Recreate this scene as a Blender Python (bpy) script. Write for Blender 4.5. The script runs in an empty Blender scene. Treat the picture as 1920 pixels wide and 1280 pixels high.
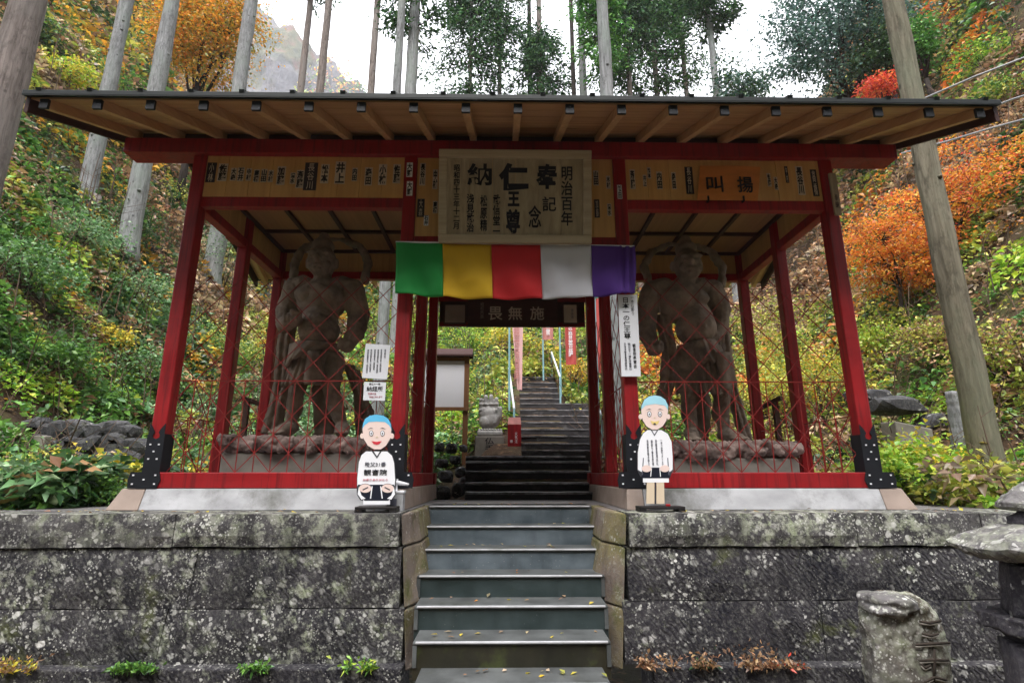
import bpy, bmesh, math, random
import numpy as np
from mathutils import Vector, Matrix

rng = np.random.default_rng(31)
random.seed(31)
scene = bpy.context.scene
COL = scene.collection
R = math.radians

# ------------------------------------------------------------------ camera, world, sun, exposure
F = 1012.4
PITCH = math.atan(248.5 / F)
YAW = math.atan(15.0 / F)
CAM = np.array([-0.115, -5.3, 0.324])
cd = bpy.data.cameras.new('camera')
cd.sensor_width = 36.0
cd.lens = F / 1920 * 36.0
cd.clip_start = 0.05
cd.clip_end = 1500
cam = bpy.data.objects.new('camera', cd)
COL.objects.link(cam)
cam.location = CAM
cam.rotation_euler = (R(90) + PITCH, 0, -YAW)
scene.camera = cam

SUN_EL, SUN_ROT = R(60), R(190)
world = bpy.data.worlds.new('World')
scene.world = world
world.use_nodes = True
wn, wl = world.node_tree.nodes, world.node_tree.links
wn.clear()
sky = wn.new('ShaderNodeTexSky')
sky.sky_type = 'NISHITA'
sky.sun_disc = False
sky.sun_elevation = SUN_EL
sky.sun_rotation = SUN_ROT
sky.air_density = 1.0
sky.dust_density = 4.0
hsv = wn.new('ShaderNodeHueSaturation')          # overcast: the blue of the clear sky is mostly gone
hsv.inputs['Saturation'].default_value = 0.12
hsv.inputs['Value'].default_value = 1.0
cloud = wn.new('ShaderNodeMixRGB')
cloud.inputs[0].default_value = 0.62
cloud.inputs[2].default_value = (10.4, 10.6, 11.3, 1)  # even cloud deck
bg = wn.new('ShaderNodeBackground')
bg.inputs[1].default_value = 0.092
wo = wn.new('ShaderNodeOutputWorld')
wl.new(sky.outputs[0], hsv.inputs['Color'])
wl.new(hsv.outputs[0], cloud.inputs[1])
wl.new(cloud.outputs[0], bg.inputs[0])
wl.new(bg.outputs[0], wo.inputs[0])

sd = bpy.data.lights.new('sun', 'SUN')
sd.energy = 1.5
sd.angle = R(40)
sd.color = (1.0, 0.965, 0.92)
sun = bpy.data.objects.new('sun', sd)
COL.objects.link(sun)
sun.rotation_euler = (R(90) - SUN_EL, 0, R(180) - SUN_ROT)

scene.view_settings.view_transform = 'Standard'
scene.view_settings.look = 'None'
scene.view_settings.exposure = 1.85
scene.view_settings.gamma = 1.0
scene.view_settings.use_curve_mapping = False
scene.cycles.max_bounces = 6
scene.cycles.diffuse_bounces = 3
scene.cycles.glossy_bounces = 2
scene.cycles.transmission_bounces = 3
scene.cycles.volume_bounces = 1
scene.cycles.use_denoising = True
scene.cycles.sample_clamp_indirect = 6

# ------------------------------------------------------------------ where a point of the photograph lies at a given distance
def ray(px, py):
    a = (px - 960) / F
    b = (640 - py) / F
    c, s = math.cos(PITCH), math.sin(PITCH)
    Y = c - b * s
    Z = s + b * c
    cy, sy = math.cos(YAW), math.sin(YAW)
    return np.array([a * cy + Y * sy, -a * sy + Y * cy, Z])

def W(px, py, y):            # point at world depth y
    r = ray(px, py)
    return CAM + r / r[1] * (y + 5.3)

# ------------------------------------------------------------------ noise and terrain
def _hash(ix, iy, s):
    h = np.sin(ix * 127.1 + iy * 311.7 + s * 74.7) * 43758.5453
    return h - np.floor(h)

def vnoise(x, y, s=0.0):
    x = np.asarray(x, float); y = np.asarray(y, float)
    ix, iy = np.floor(x), np.floor(y)
    fx, fy = x - ix, y - iy
    fx = fx * fx * (3 - 2 * fx); fy = fy * fy * (3 - 2 * fy)
    a = _hash(ix, iy, s); b = _hash(ix + 1, iy, s); c = _hash(ix, iy + 1, s); d = _hash(ix + 1, iy + 1, s)
    return (a + (b - a) * fx) * (1 - fy) + (c + (d - c) * fx) * fy

def fbm(x, y, s=0.0, o=4):
    v, a = 0.0, 0.5
    for k in range(o):
        v = v + a * vnoise(x * 2 ** k, y * 2 ** k, s + k * 3.1)
        a *= 0.5
    return v

def softmax3(a, b, c, k):
    m = np.maximum(np.maximum(a, b), c)
    return m + k * np.log(np.exp((a - m) / k) + np.exp((b - m) / k) + np.exp((c - m) / k))

STAIR = []                    # (y of riser, z of tread) filled here so that terrain follows the stairs
_low = [922, 904, 882, 864, 854]
for k, p in enumerate(_low):
    q = W(985, p, 1.95 + 0.32 * k); STAIR.append((q[1], q[2]))
_up = [843, 830, 816, 803, 790, 778, 767, 755, 746, 736, 726, 716, 706, 697]
for k, p in enumerate(_up):
    q = W(1010, p, 4.0 + 0.42 * k); STAIR.append((q[1], q[2]))

def stair_z(y):
    ys = np.array([1.9] + [s[0] for s in STAIR] + [STAIR[-1][0] + 6])
    zs = np.array([0.0] + [s[1] for s in STAIR] + [STAIR[-1][1] + 3.2])
    return np.interp(y, ys, zs)

def T(x, y):
    """height of the hillside"""
    x = np.asarray(x, float); y = np.asarray(y, float)
    X = x + 0.115; D = y + 5.3
    sl = -0.98 * X + 0.06 * D - 7.1
    sr = 0.99 * X + 0.02 * D - 6.5
    def up(s, k1, k2):
        p = np.maximum(s, 0)
        return np.where(s > 0, k1 * p + k2 * np.minimum(p, 28) ** 2 + k2 * 56 * np.maximum(p - 28, 0), s * 0.25)
    hl = up(sl, 1.08, 0.022)
    hr = up(sr, 1.08, 0.024)
    dc = np.maximum(D - 8.4, 0)
    fall = 1 - 0.62 * np.clip((D - 34) / 34, 0, 1)
    hl = np.where(hl > 0, hl * (1 - 0.35 * np.clip((D - 40) / 30, 0, 1)), hl); hr = np.where(hr > 0, hr * fall, hr)
    hc = np.minimum(0.34 * dc + 0.006 * dc ** 2, 0.34 * dc + 0.006 * dc * 30)
    hc = np.where(D < 8.4, -0.2, hc)
    h = softmax3(hl, hr, hc, 0.55) - 0.35
    r = np.hypot(X, D)
    amp = np.clip((r - 6) / 10, 0.12, 1)
    h = h + (fbm(x * 0.35, y * 0.35, 3) - 0.47) * 1.5 * amp + (fbm(x * 1.6, y * 1.6, 9) - 0.47) * 0.35 * amp
    # flat yard round the gate, and the stair corridor
    yard = np.clip((D - 7.6) / 1.2, 0, 1)
    side = np.clip((np.abs(X) - 5.2) / 1.6, 0, 1)
    w = np.maximum(yard, side)
    h = h * w + (-0.06) * (1 - w)
    sz = stair_z(y) - 0.12
    cw = np.clip(1 - (np.abs(x - 0.42) - 0.75) / 0.7, 0, 1) * (y > 1.5) * (y < 12)
    h = h * (1 - cw) + sz * cw
    return h

def on_hill(px, py, near=6.0, far=120.0):
    r = ray(px, py)
    ts = np.geomspace(near, far, 3000)
    P = CAM[None] + r[None] * ts[:, None]
    d = P[:, 2] - T(P[:, 0], P[:, 1])
    i = np.argmax(d < 0)
    if d[i] >= 0:
        i = len(ts) - 1
    p = P[i].copy(); p[2] = float(T(p[0], p[1]))
    return p

# ------------------------------------------------------------------ object helpers
ORIGIN = {}

class MB:
    def __init__(s):
        s.v, s.f, s.c = [], [], []
    def add(s, verts, faces):
        n = len(s.v)
        s.v.extend([tuple(map(float, q)) for q in verts])
        s.f.extend([tuple(i + n for i in f) for f in faces])
        return s
    def box(s, x0, x1, y0, y1, z0, z1):
        return s.add([(x0, y0, z0), (x1, y0, z0), (x1, y1, z0), (x0, y1, z0), (x0, y0, z1), (x1, y0, z1), (x1, y1, z1), (x0, y1, z1)],
                     [(3, 2, 1, 0), (4, 5, 6, 7), (0, 1, 5, 4), (1, 2, 6, 5), (2, 3, 7, 6), (3, 0, 4, 7)])
    def hexa(s, a, b):   # bottom loop of 4, top loop of 4
        return s.add(list(a) + list(b), [(3, 2, 1, 0), (4, 5, 6, 7), (0, 1, 5, 4), (1, 2, 6, 5), (2, 3, 7, 6), (3, 0, 4, 7)])
    def bar(s, p, q, w, h, up=(0, 0, 1)):
        p, q = Vector(p), Vector(q)
        d = (q - p).normalized()
        u = Vector(up)
        a = d.cross(u)
        if a.length < 1e-4:
            a = d.cross(Vector((0, 1, 0)))
        a.normalize(); b = a.cross(d).normalized()
        L = lambda c: [c - a * w / 2 - b * h / 2, c + a * w / 2 - b * h / 2, c + a * w / 2 + b * h / 2, c - a * w / 2 + b * h / 2]
        v = L(p) + L(q)
        return s.add(v, [(0, 1, 2, 3), (7, 6, 5, 4), (0, 4, 5, 1), (1, 5, 6, 2), (2, 6, 7, 3), (3, 7, 4, 0)])
    def tube(s, pts, rad, n=8, cap=True):
        pts = [Vector(p) for p in pts]
        if not hasattr(rad, '__len__'):
            rad = [rad] * len(pts)
        rings, prev = [], None
        for i, p in enumerate(pts):
            d = (pts[min(i + 1, len(pts) - 1)] - pts[max(i - 1, 0)]).normalized()
            if prev is None:
                a = d.orthogonal().normalized()
            else:
                a = (prev - d * prev.dot(d)).normalized()
            prev = a
            b = d.cross(a)
            rings.append([p + (a * math.cos(t) + b * math.sin(t)) * rad[i] for t in [2 * math.pi * k / n for k in range(n)]])
        v = [q for r_ in rings for q in r_]
        f = []
        for i in range(len(pts) - 1):
            for k in range(n):
                f.append((i * n + k, i * n + (k + 1) % n, (i + 1) * n + (k + 1) % n, (i + 1) * n + k))
        if cap:
            f.append(tuple(range(n - 1, -1, -1)))
            f.append(tuple((len(pts) - 1) * n + k for k in range(n)))
        return s.add(v, f)
    def prism(s, outline, y0, y1):         # outline in x,z ; faces towards -y at y0
        n = len(outline)
        v = [(x, y0, z) for x, z in outline] + [(x, y1, z) for x, z in outline]
        f = [tuple(range(n)), tuple(range(2 * n - 1, n - 1, -1))]
        for i in range(n):
            j = (i + 1) % n
            f.append((j, i, i + n, j + n))
        return s.add(v, f)
    def rock(s, c, size, seed, sub=2, rough=0.22, flat=0.0):
        bm = bmesh.new()
        bmesh.ops.create_icosphere(bm, subdivisions=sub, radius=1.0)
        rs = random.Random(seed)
        o = [rs.uniform(0, 50) for _ in range(3)]
        out = []
        for v in bm.verts:
            p = v.co
            n1 = vnoise(p.x * 1.3 + o[0] + p.z, p.y * 1.3 + o[1] + p.z * 0.7, 1.7)
            n2 = vnoise(p.x * 3 + o[1] + p.z * 2, p.y * 3 + o[2] - p.z * 2, 5.3)
            q = p * (1 - rough + 2 * rough * float(n1) + rough * 0.6 * (float(n2) - 0.5))
            q = Vector([math.copysign(min(abs(t), 0.86), t) for t in q])
            out.append((c[0] + q.x * size[0], c[1] + q.y * size[1], c[2] + q.z * size[2]))
        fs = [tuple(v.index for v in f.verts) for f in bm.faces]
        bm.free()
        return s.add(out, fs)
    def build(s, name, mat, parent=None, origin=None, bevel=0.0, smooth=False):
        if parent is not None:
            o0 = Vector(ORIGIN[parent.name])
        else:
            o0 = Vector(origin) if origin is not None else Vector((0, 0, 0))
        me = bpy.data.meshes.new(name)
        me.from_pydata([(x - o0.x, y - o0.y, z - o0.z) for x, y, z in s.v], [], s.f)
        me.materials.append(mat)
        me.validate()
        bm = bmesh.new(); bm.from_mesh(me)
        bmesh.ops.recalc_face_normals(bm, faces=bm.faces)
        bm.to_mesh(me); bm.free()
        o = bpy.data.objects.new(name, me)
        COL.objects.link(o)
        if smooth:
            me.shade_smooth()
        if parent is not None:
            o.parent = parent
        else:
            o.location = o0
        ORIGIN[o.name] = o0
        if bevel > 0:
            m = o.modifiers.new('bevel', 'BEVEL'); m.width = bevel; m.segments = 2; m.limit_method = 'ANGLE'
        return o

def tag(o, label=None, cat=None, group=None, kind=None):
    if label: o['label'] = label
    if cat: o['category'] = cat
    if group: o['group'] = group
    if kind: o['kind'] = kind
    return o

def thing(name, loc, label, cat, group=None):
    o = bpy.data.objects.new(name, None)
    COL.objects.link(o)
    o.empty_display_size = 0.2
    o.location = loc
    ORIGIN[o.name] = Vector(loc)
    return tag(o, label, cat, group)

def link_copy(src, name, parent, loc):     # another piece sharing src's mesh, at local offset
    o = src.copy(); o.name = name
    COL.objects.link(o); o.parent = parent; o.location = loc
    return o

def text(name, s, size, mat, parent, center, width=None, height=None, bold=0.0, depth=0.004, rx=90, rz=0, line=1.0, origin=None):
    """lettering facing -y (rx=90), centred on a point; turned into mesh"""
    c = bpy.data.curves.new(name, 'FONT')
    c.body = s; c.size = size; c.align_x = 'CENTER'; c.extrude = depth / 2; c.offset = bold * 0.16
    c.space_line = line; c.resolution_u = 2
    t = bpy.data.objects.new('tmp', c); COL.objects.link(t)
    dg = bpy.context.evaluated_depsgraph_get()
    me = bpy.data.meshes.new_from_object(t.evaluated_get(dg))
    bpy.data.objects.remove(t); bpy.data.curves.remove(c)
    me.name = name
    n = len(me.vertices)
    co = np.zeros(n * 3); me.vertices.foreach_get('co', co); co = co.reshape(-1, 3)
    lo, hi = co.min(0), co.max(0)
    co -= (lo + hi) / 2
    if width: co[:, 0] *= width / max(1e-6, hi[0] - lo[0])
    if height: co[:, 1] *= height / max(1e-6, hi[1] - lo[1])
    rot = np.array(Matrix.Rotation(R(rz), 3, 'Z') @ Matrix.Rotation(R(rx), 3, 'X'))
    co = co @ rot.T
    o0 = np.array(ORIGIN[parent.name]) if parent is not None else np.array(center)
    co += np.array(center) - o0
    me.vertices.foreach_set('co', co.ravel()); me.update()
    me.materials.clear(); me.materials.append(mat)
    o = bpy.data.objects.new(name, me); COL.objects.link(o)
    if parent is not None: o.parent = parent
    else: o.location = o0
    ORIGIN[o.name] = Vector(o0)
    return o

# ------------------------------------------------------------------ materials
def newmat(name):
    m = bpy.data.materials.new(name); m.use_nodes = True
    nt = m.node_tree
    return m, nt, nt.nodes['Principled BSDF']

def N(nt, t, **kw):
    n = nt.nodes.new(t)
    for k, v in kw.items():
        if k in n.inputs: n.inputs[k].default_value = v
        else: setattr(n, k, v)
    return n

def c4(c): return (c[0], c[1], c[2], 1.0)

def ramp(nt, src, stops, interp='LINEAR'):
    r = nt.nodes.new('ShaderNodeValToRGB')
    r.color_ramp.interpolation = interp
    e = r.color_ramp.elements
    while len(e) < len(stops): e.new(0.5)
    for el, (p, c) in zip(e, stops):
        el.position = p
        el.color = c4(c) if hasattr(c, '__len__') else (c, c, c, 1)
    nt.links.new(src, r.inputs[0])
    return r.outputs[0]

def mix(nt, fac, a, b, mode='MIX'):
    m = nt.nodes.new('ShaderNodeMixRGB'); m.blend_type = mode
    for i, q in ((0, fac), (1, a), (2, b)):
        if isinstance(q, (int, float)): m.inputs[i].default_value = q if i == 0 else (q, q, q, 1)
        elif hasattr(q, '__len__'): m.inputs[i].default_value = c4(q)
        else: nt.links.new(q, m.inputs[i])
    return m.outputs[0]

def coords(nt, scale=(1, 1, 1), rot=(0, 0, 0), kind='pos'):
    g = nt.nodes.new('ShaderNodeNewGeometry') if kind == 'pos' else nt.nodes.new('ShaderNodeTexCoord')
    mp = nt.nodes.new('ShaderNodeMapping')
    mp.inputs['Scale'].default_value = scale; mp.inputs['Rotation'].default_value = rot
    nt.links.new(g.outputs['Position' if kind == 'pos' else 'Object'], mp.inputs[0])
    return mp.outputs[0]

def noise(nt, vec, scale, detail=4, rough=0.55, dist=0.0):
    n = N(nt, 'ShaderNodeTexNoise', Scale=scale, Detail=detail, Roughness=rough, Distortion=dist)
    nt.links.new(vec, n.inputs['Vector'])
    return n.outputs[0]

def bump(nt, b, h, strength=0.3, dist=0.01):
    n = N(nt, 'ShaderNodeBump', Strength=strength, Distance=dist)
    nt.links.new(h, n.inputs['Height']); nt.links.new(n.outputs[0], b.inputs['Normal'])
    return n

def simple(name, col, rough=0.6, var=0.25, scale=6.0, stretch=(1, 1, 1), bs=0.15, metallic=0.0, spec=0.22, dirt=None, dirt_t=(0.55, 0.75)):
    m, nt, b = newmat(name)
    v = coords(nt, stretch)
    n = noise(nt, v, scale, 6)
    lo = [max(0, c * (1 - var)) for c in col]; hi = [min(1, c * (1 + var)) for c in col]
    c = ramp(nt, n, [(0.3, lo), (0.7, hi)])
    if dirt:
        n2 = noise(nt, coords(nt), scale * 0.35, 8, 0.7)
        f = ramp(nt, n2, [(dirt_t[0], 0.0), (dirt_t[1], 1.0)])
        c = mix(nt, f, c, dirt)
    nt.links.new(c, b.inputs['Base Color'])
    b.inputs['Roughness'].default_value = rough; b.inputs['Metallic'].default_value = metallic
    b.inputs['Specular IOR Level'].default_value = spec
    if bs > 0: bump(nt, b, n, bs, 0.008)
    return m

def stone_mat(name, light=0.5, big=0.55, green=0.3, dark=(0.05, 0.047, 0.055), mid=(0.12, 0.112, 0.118), rot=0.7, chisel=0.5, moss=0.3, brown=None):
    """weathered masonry: dark stone, pale lichen spots and crusts, moss, slanting chisel marks as relief"""
    m, nt, b = newmat(name)
    v = coords(nt)
    base = ramp(nt, noise(nt, v, 2.2, 8, 0.65), [(0.35, dark), (0.68, mid)])
    if brown:
        base = mix(nt, ramp(nt, noise(nt, v, 1.3, 5), [(0.45, 0.0), (0.62, 1.0)]), base, brown)
    # fine mottling
    base = mix(nt, ramp(nt, noise(nt, v, 38, 5, 0.7), [(0.46, 0.0), (0.66, 0.5)]), base, (0.17, 0.165, 0.155))
    # crust lichen
    cr = noise(nt, v, 7.5, 10, 0.72)
    where = noise(nt, v, 1.25, 4)
    f = mix(nt, 1.0, ramp(nt, cr, [(big, 0.0), (big + 0.09, 1.0)]), ramp(nt, where, [(0.36, 0.0), (0.6, 1.0)]), 'MULTIPLY')
    base = mix(nt, f, base, ramp(nt, noise(nt, v, 11, 3), [(0.35, (0.26, 0.29, 0.19)), (0.65, (0.42, 0.42, 0.36))]))
    # olive stains and moss
    f = ramp(nt, noise(nt, v, 2.6, 9, 0.7, 0.4), [(0.66 - moss * 0.14, 0.0), (0.78 - moss * 0.14, 0.75)])
    base = mix(nt, f, base, (0.085, 0.095, 0.028))
    # damp streaks running down the face
    st = noise(nt, coords(nt, (3.2, 3.2, 0.35)), 1.6, 6, 0.6)
    base = mix(nt, ramp(nt, st, [(0.52, 0.0), (0.68, 0.6)]), base, [q * 0.55 for q in dark])
    patch = ramp(nt, noise(nt, v, 0.95, 5, 0.6, 0.5), [(0.38, 0.12), (0.58, 1.0)])
    # round pale spots of three sizes
    for sc, th, lv in ((9.0, 0.20, 0.9), (21.0, 0.25, 1.0), (47.0, 0.30, 0.85)):
        vo = N(nt, 'ShaderNodeTexVoronoi', Scale=sc, Randomness=1.0)
        vd = nt.nodes.new('ShaderNodeVectorMath'); vd.operation = 'ADD'
        nz = N(nt, 'ShaderNodeTexNoise', Scale=sc * 1.4, Detail=3)
        nt.links.new(v, nz.inputs['Vector'])
        vs = nt.nodes.new('ShaderNodeVectorMath'); vs.operation = 'SCALE'; vs.inputs['Scale'].default_value = 0.9 / sc
        nt.links.new(nz.outputs['Color'], vs.inputs[0])
        nt.links.new(v, vd.inputs[0]); nt.links.new(vs.outputs[0], vd.inputs[1]); nt.links.new(vd.outputs[0], vo.inputs['Vector'])
        sel = ramp(nt, vo.outputs['Color'], [(0.50 - light * 0.25, 0.0), (0.60 - light * 0.25, 1.0)])
        spot = ramp(nt, vo.outputs['Distance'], [(th, 1.0), (th + 0.09, 0.0)])
        area = ramp(nt, noise(nt, v, sc * 0.22, 4), [(0.56 - light * 0.16, 0.0), (0.66 - light * 0.10, 1.0)])
        f = mix(nt, 1.0, mix(nt, 1.0, sel, spot, 'MULTIPLY'), area, 'MULTIPLY')
        f = mix(nt, 1.0, f, (lv, lv, lv), 'MULTIPLY')
        f = mix(nt, 1.0, f, patch, 'MULTIPLY')
        base = mix(nt, f, base, ramp(nt, vo.outputs['Color'], [(0.3, (0.40, 0.42, 0.33)), (0.6, (0.62, 0.60, 0.58)), (0.9, (0.46, 0.47, 0.42))]))
    # chisel marks
    wv = N(nt, 'ShaderNodeTexWave', Scale=8.0, Distortion=7.0, Detail=4.0)
    wv.inputs['Detail Scale'].default_value = 2.0
    nt.links.new(coords(nt, (1, 1, 1), (0, rot, 0)), wv.inputs['Vector'])
    h = mix(nt, ramp(nt, noise(nt, v, 1.9, 5, 0.6), [(0.40, 1 - chisel * 0.35), (0.62, 1 - chisel)]), wv.outputs['Fac'], noise(nt, v, 24, 8, 0.75))
    h = mix(nt, 0.35, h, cr)
    bump(nt, b, h, 0.9, 0.018)
    nt.links.new(base, b.inputs['Base Color'])
    b.inputs['Roughness'].default_value = 0.82; b.inputs['Specular IOR Level'].default_value = 0.15
    return m

def wood_mat(name, col, dark, along='x', rough=0.6, streak=1.0):
    m, nt, b = newmat(name)
    s = {'x': (0.35, 6, 6), 'y': (6, 0.35, 6), 'z': (6, 6, 0.35)}[along]
    v = coords(nt, s)
    g = noise(nt, v, 3.0, 8, 0.65, 0.6)
    c = ramp(nt, g, [(0.3, dark), (0.7, col)])
    pl = noise(nt, coords(nt, {'x': (0.12, 2.4, 2.4), 'y': (2.4, 0.12, 2.4), 'z': (2.4, 2.4, 0.12)}[along]), 2.0, 3)
    c = mix(nt, ramp(nt, pl, [(0.4, 0.0), (0.65, 0.5 * streak)]), c, [q * 0.6 for q in col])
    nt.links.new(c, b.inputs['Base Color']); b.inputs['Roughness'].default_value = rough; b.inputs['Specular IOR Level'].default_value = 0.2
    bump(nt, b, g, 0.2, 0.004)
    return m

def leaf_mat(name, rough=0.42, trans=0.3, spec=0.4):
    m, nt, b = newmat(name)
    b.inputs['Specular IOR Level'].default_value = spec
    a = nt.nodes.new('ShaderNodeAttribute'); a.attribute_name = 'Col'
    nt.links.new(a.outputs['Color'], b.inputs['Base Color'])
    b.inputs['Roughness'].default_value = rough
    tr = nt.nodes.new('ShaderNodeBsdfTranslucent')
    nt.links.new(a.outputs['Color'], tr.inputs[0])
    ms = nt.nodes.new('ShaderNodeMixShader'); ms.inputs[0].default_value = trans
    out = nt.nodes['Material Output']
    nt.links.new(b.outputs[0], ms.inputs[1]); nt.links.new(tr.outputs[0], ms.inputs[2]); nt.links.new(ms.outputs[0], out.inputs[0])
    return m

M = {}
def red_mat():
    m, nt, b = newmat('red_paint')
    v = coords(nt)
    c = ramp(nt, noise(nt, v, 1.7, 6, 0.6), [(0.3, (0.22, 0.007, 0.010)), (0.7, (0.37, 0.014, 0.018))])
    c = mix(nt, ramp(nt, noise(nt, coords(nt, (14, 14, 0.7)), 2.0, 6, 0.65), [(0.48, 0.0), (0.66, 0.75)]), c, (0.11, 0.007, 0.009))
    c = mix(nt, ramp(nt, noise(nt, coords(nt, (0.9, 14, 14)), 2.0, 6, 0.65), [(0.56, 0.0), (0.74, 0.35)]), c, (0.15, 0.010, 0.012))
    c = mix(nt, ramp(nt, noise(nt, v, 26, 6, 0.75), [(0.66, 0.0), (0.72, 0.55)]), c, (0.10, 0.035, 0.028))
    nt.links.new(c, b.inputs['Base Color'])
    nt.links.new(ramp(nt, noise(nt, v, 4, 5), [(0.3, 0.36), (0.7, 0.62)]), b.inputs['Roughness'])
    bump(nt, b, noise(nt, coords(nt, (9, 9, 0.6)), 3.0, 6, 0.65), 0.22, 0.004)
    return m
M['red'] = red_mat()
M['red'].node_tree.nodes['Principled BSDF'].inputs['Specular IOR Level'].default_value = 0.3
M['red_dark'] = simple('red_paint_dark', (0.17, 0.014, 0.016), 0.5, 0.3, 4.0, (1, 1, 0.4), 0.05)  # darker red, used on the rear rail only
M['lattice'] = simple('lattice_red', (0.22, 0.022, 0.020), 0.5, 0.3, 8.0)
M['black_metal'] = simple('black_iron', (0.008, 0.009, 0.013), 0.55, 0.3, 6.0, bs=0.05, spec=0.3)
M['stud'] = simple('pale_stud', (0.75, 0.74, 0.78), 0.4, 0.05, 6.0, bs=0)
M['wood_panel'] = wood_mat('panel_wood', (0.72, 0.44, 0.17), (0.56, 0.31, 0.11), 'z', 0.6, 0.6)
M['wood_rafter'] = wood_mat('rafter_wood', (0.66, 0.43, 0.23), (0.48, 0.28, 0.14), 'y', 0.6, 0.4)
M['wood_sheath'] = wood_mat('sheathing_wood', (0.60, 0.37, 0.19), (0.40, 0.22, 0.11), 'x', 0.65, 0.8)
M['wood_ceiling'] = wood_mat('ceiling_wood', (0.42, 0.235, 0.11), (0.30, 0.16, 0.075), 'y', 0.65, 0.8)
M['wood_dark'] = wood_mat('dark_wood', (0.075, 0.035, 0.03), (0.045, 0.02, 0.02), 'x', 0.6)
M['wood_grey'] = wood_mat('weathered_wood', (0.50, 0.415, 0.285), (0.25, 0.19, 0.13), 'z', 0.7, 1.2)
M['wood_frame'] = wood_mat('frame_wood', (0.50, 0.42, 0.30), (0.34, 0.27, 0.19), 'x', 0.7, 0.6)
M['wood_brown'] = wood_mat('board_wood', (0.30, 0.15, 0.07), (0.19, 0.085, 0.04), 'z', 0.6)
M['roof_metal'] = simple('roof_metal', (0.006, 0.009, 0.009), 0.5, 0.3, 5.0, bs=0.03, spec=0.3)
M['ink'] = simple('ink', (0.012, 0.011, 0.018), 0.6, 0.2, 8, bs=0)
M['ink_grey'] = simple('ink_grey', (0.10, 0.10, 0.13), 0.6, 0.2, 8, bs=0)
M['ink_red'] = simple('ink_red', (0.55, 0.12, 0.17), 0.6, 0.1, 8, bs=0)
M['paper'] = simple('paper', (0.80, 0.81, 0.86), 0.6, 0.04, 3, bs=0)
M['slip_paper'] = simple('slip_paper', (0.60, 0.52, 0.42), 0.7, 0.15, 5, bs=0)
M['slip_dark'] = simple('slip_paper_dark', (0.035, 0.030, 0.04), 0.7, 0.2, 5, bs=0)
M['orange_paper'] = simple('orange_board', (0.64, 0.24, 0.055), 0.5, 0.2, 2.0, (1, 1, 3), 0.05)
M['plinth'] = simple('white_plinth', (0.37, 0.37, 0.385), 0.75, 0.22, 3.0, (1, 1, 2), 0.3, dirt=(0.14, 0.14, 0.13), dirt_t=(0.50, 0.66))
M['plinth_corner'] = simple('corner_stone', (0.30, 0.235, 0.20), 0.8, 0.16, 5.0, bs=0.2, dirt=(0.40, 0.36, 0.33))
M['floor'] = simple('stone_floor', (0.17, 0.16, 0.16), 0.55, 0.3, 3.0, bs=0.2, dirt=(0.08, 0.08, 0.085))
M['cap'] = stone_mat('cap_stone', 0.95, 0.47, 0.3, (0.026, 0.024, 0.028), (0.085, 0.079, 0.082), 0.7, 0.12, 0.25)
M['wall_left'] = stone_mat('wall_stone', 0.80, 0.53, 0.35, rot=0.62, chisel=0.42, moss=0.55, dark=(0.015, 0.0145, 0.019), mid=(0.050, 0.046, 0.051))
M['wall_right'] = stone_mat('wall_stone_dark', 0.50, 0.58, 0.3, rot=0.62, chisel=0.55, moss=0.45, dark=(0.014, 0.0135, 0.019), mid=(0.046, 0.042, 0.047))
M['cheek'] = stone_mat('cheek_stone', 0.2, 0.57, 0.3, (0.12, 0.09, 0.075), (0.30, 0.24, 0.20), 0.2, 0.1, 1.0, brown=(0.20, 0.17, 0.07))
M['monument'] = stone_mat('monument_stone', 0.8, 0.47, 0.3, (0.045, 0.042, 0.04), (0.17, 0.155, 0.14), 0.2, 0.05, 0.6, brown=(0.10, 0.08, 0.055))
M['lantern'] = stone_mat('lantern_stone', 0.8, 0.47, 0.3, (0.07, 0.065, 0.07), (0.24, 0.225, 0.225), 0.2, 0.05, 0.35)
M['lantern_dark'] = stone_mat('lantern_stone_dark', 0.1, 0.66, 0.3, (0.035, 0.032, 0.04), (0.085, 0.078, 0.09), 0.2, 0.05, 0.5)
M['rock'] = stone_mat('rock', 0.15, 0.62, 0.3, (0.022, 0.022, 0.026), (0.085, 0.085, 0.092), 0.2, 0.05, 0.55)
M['concrete'] = simple('old_concrete', (0.22, 0.20, 0.175), 0.8, 0.25, 4.0, bs=0.3, dirt=(0.08, 0.085, 0.05))
M['statue'] = simple('statue_stone', (0.25, 0.198, 0.158), 0.8, 0.35, 7.0, bs=1.0, dirt=(0.11, 0.088, 0.075), dirt_t=(0.5, 0.7))
M['statue_rock'] = simple('statue_rock', (0.30, 0.225, 0.20), 0.85, 0.4, 9.0, bs=1.0, dirt=(0.10, 0.075, 0.07), dirt_t=(0.46, 0.62))
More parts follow.
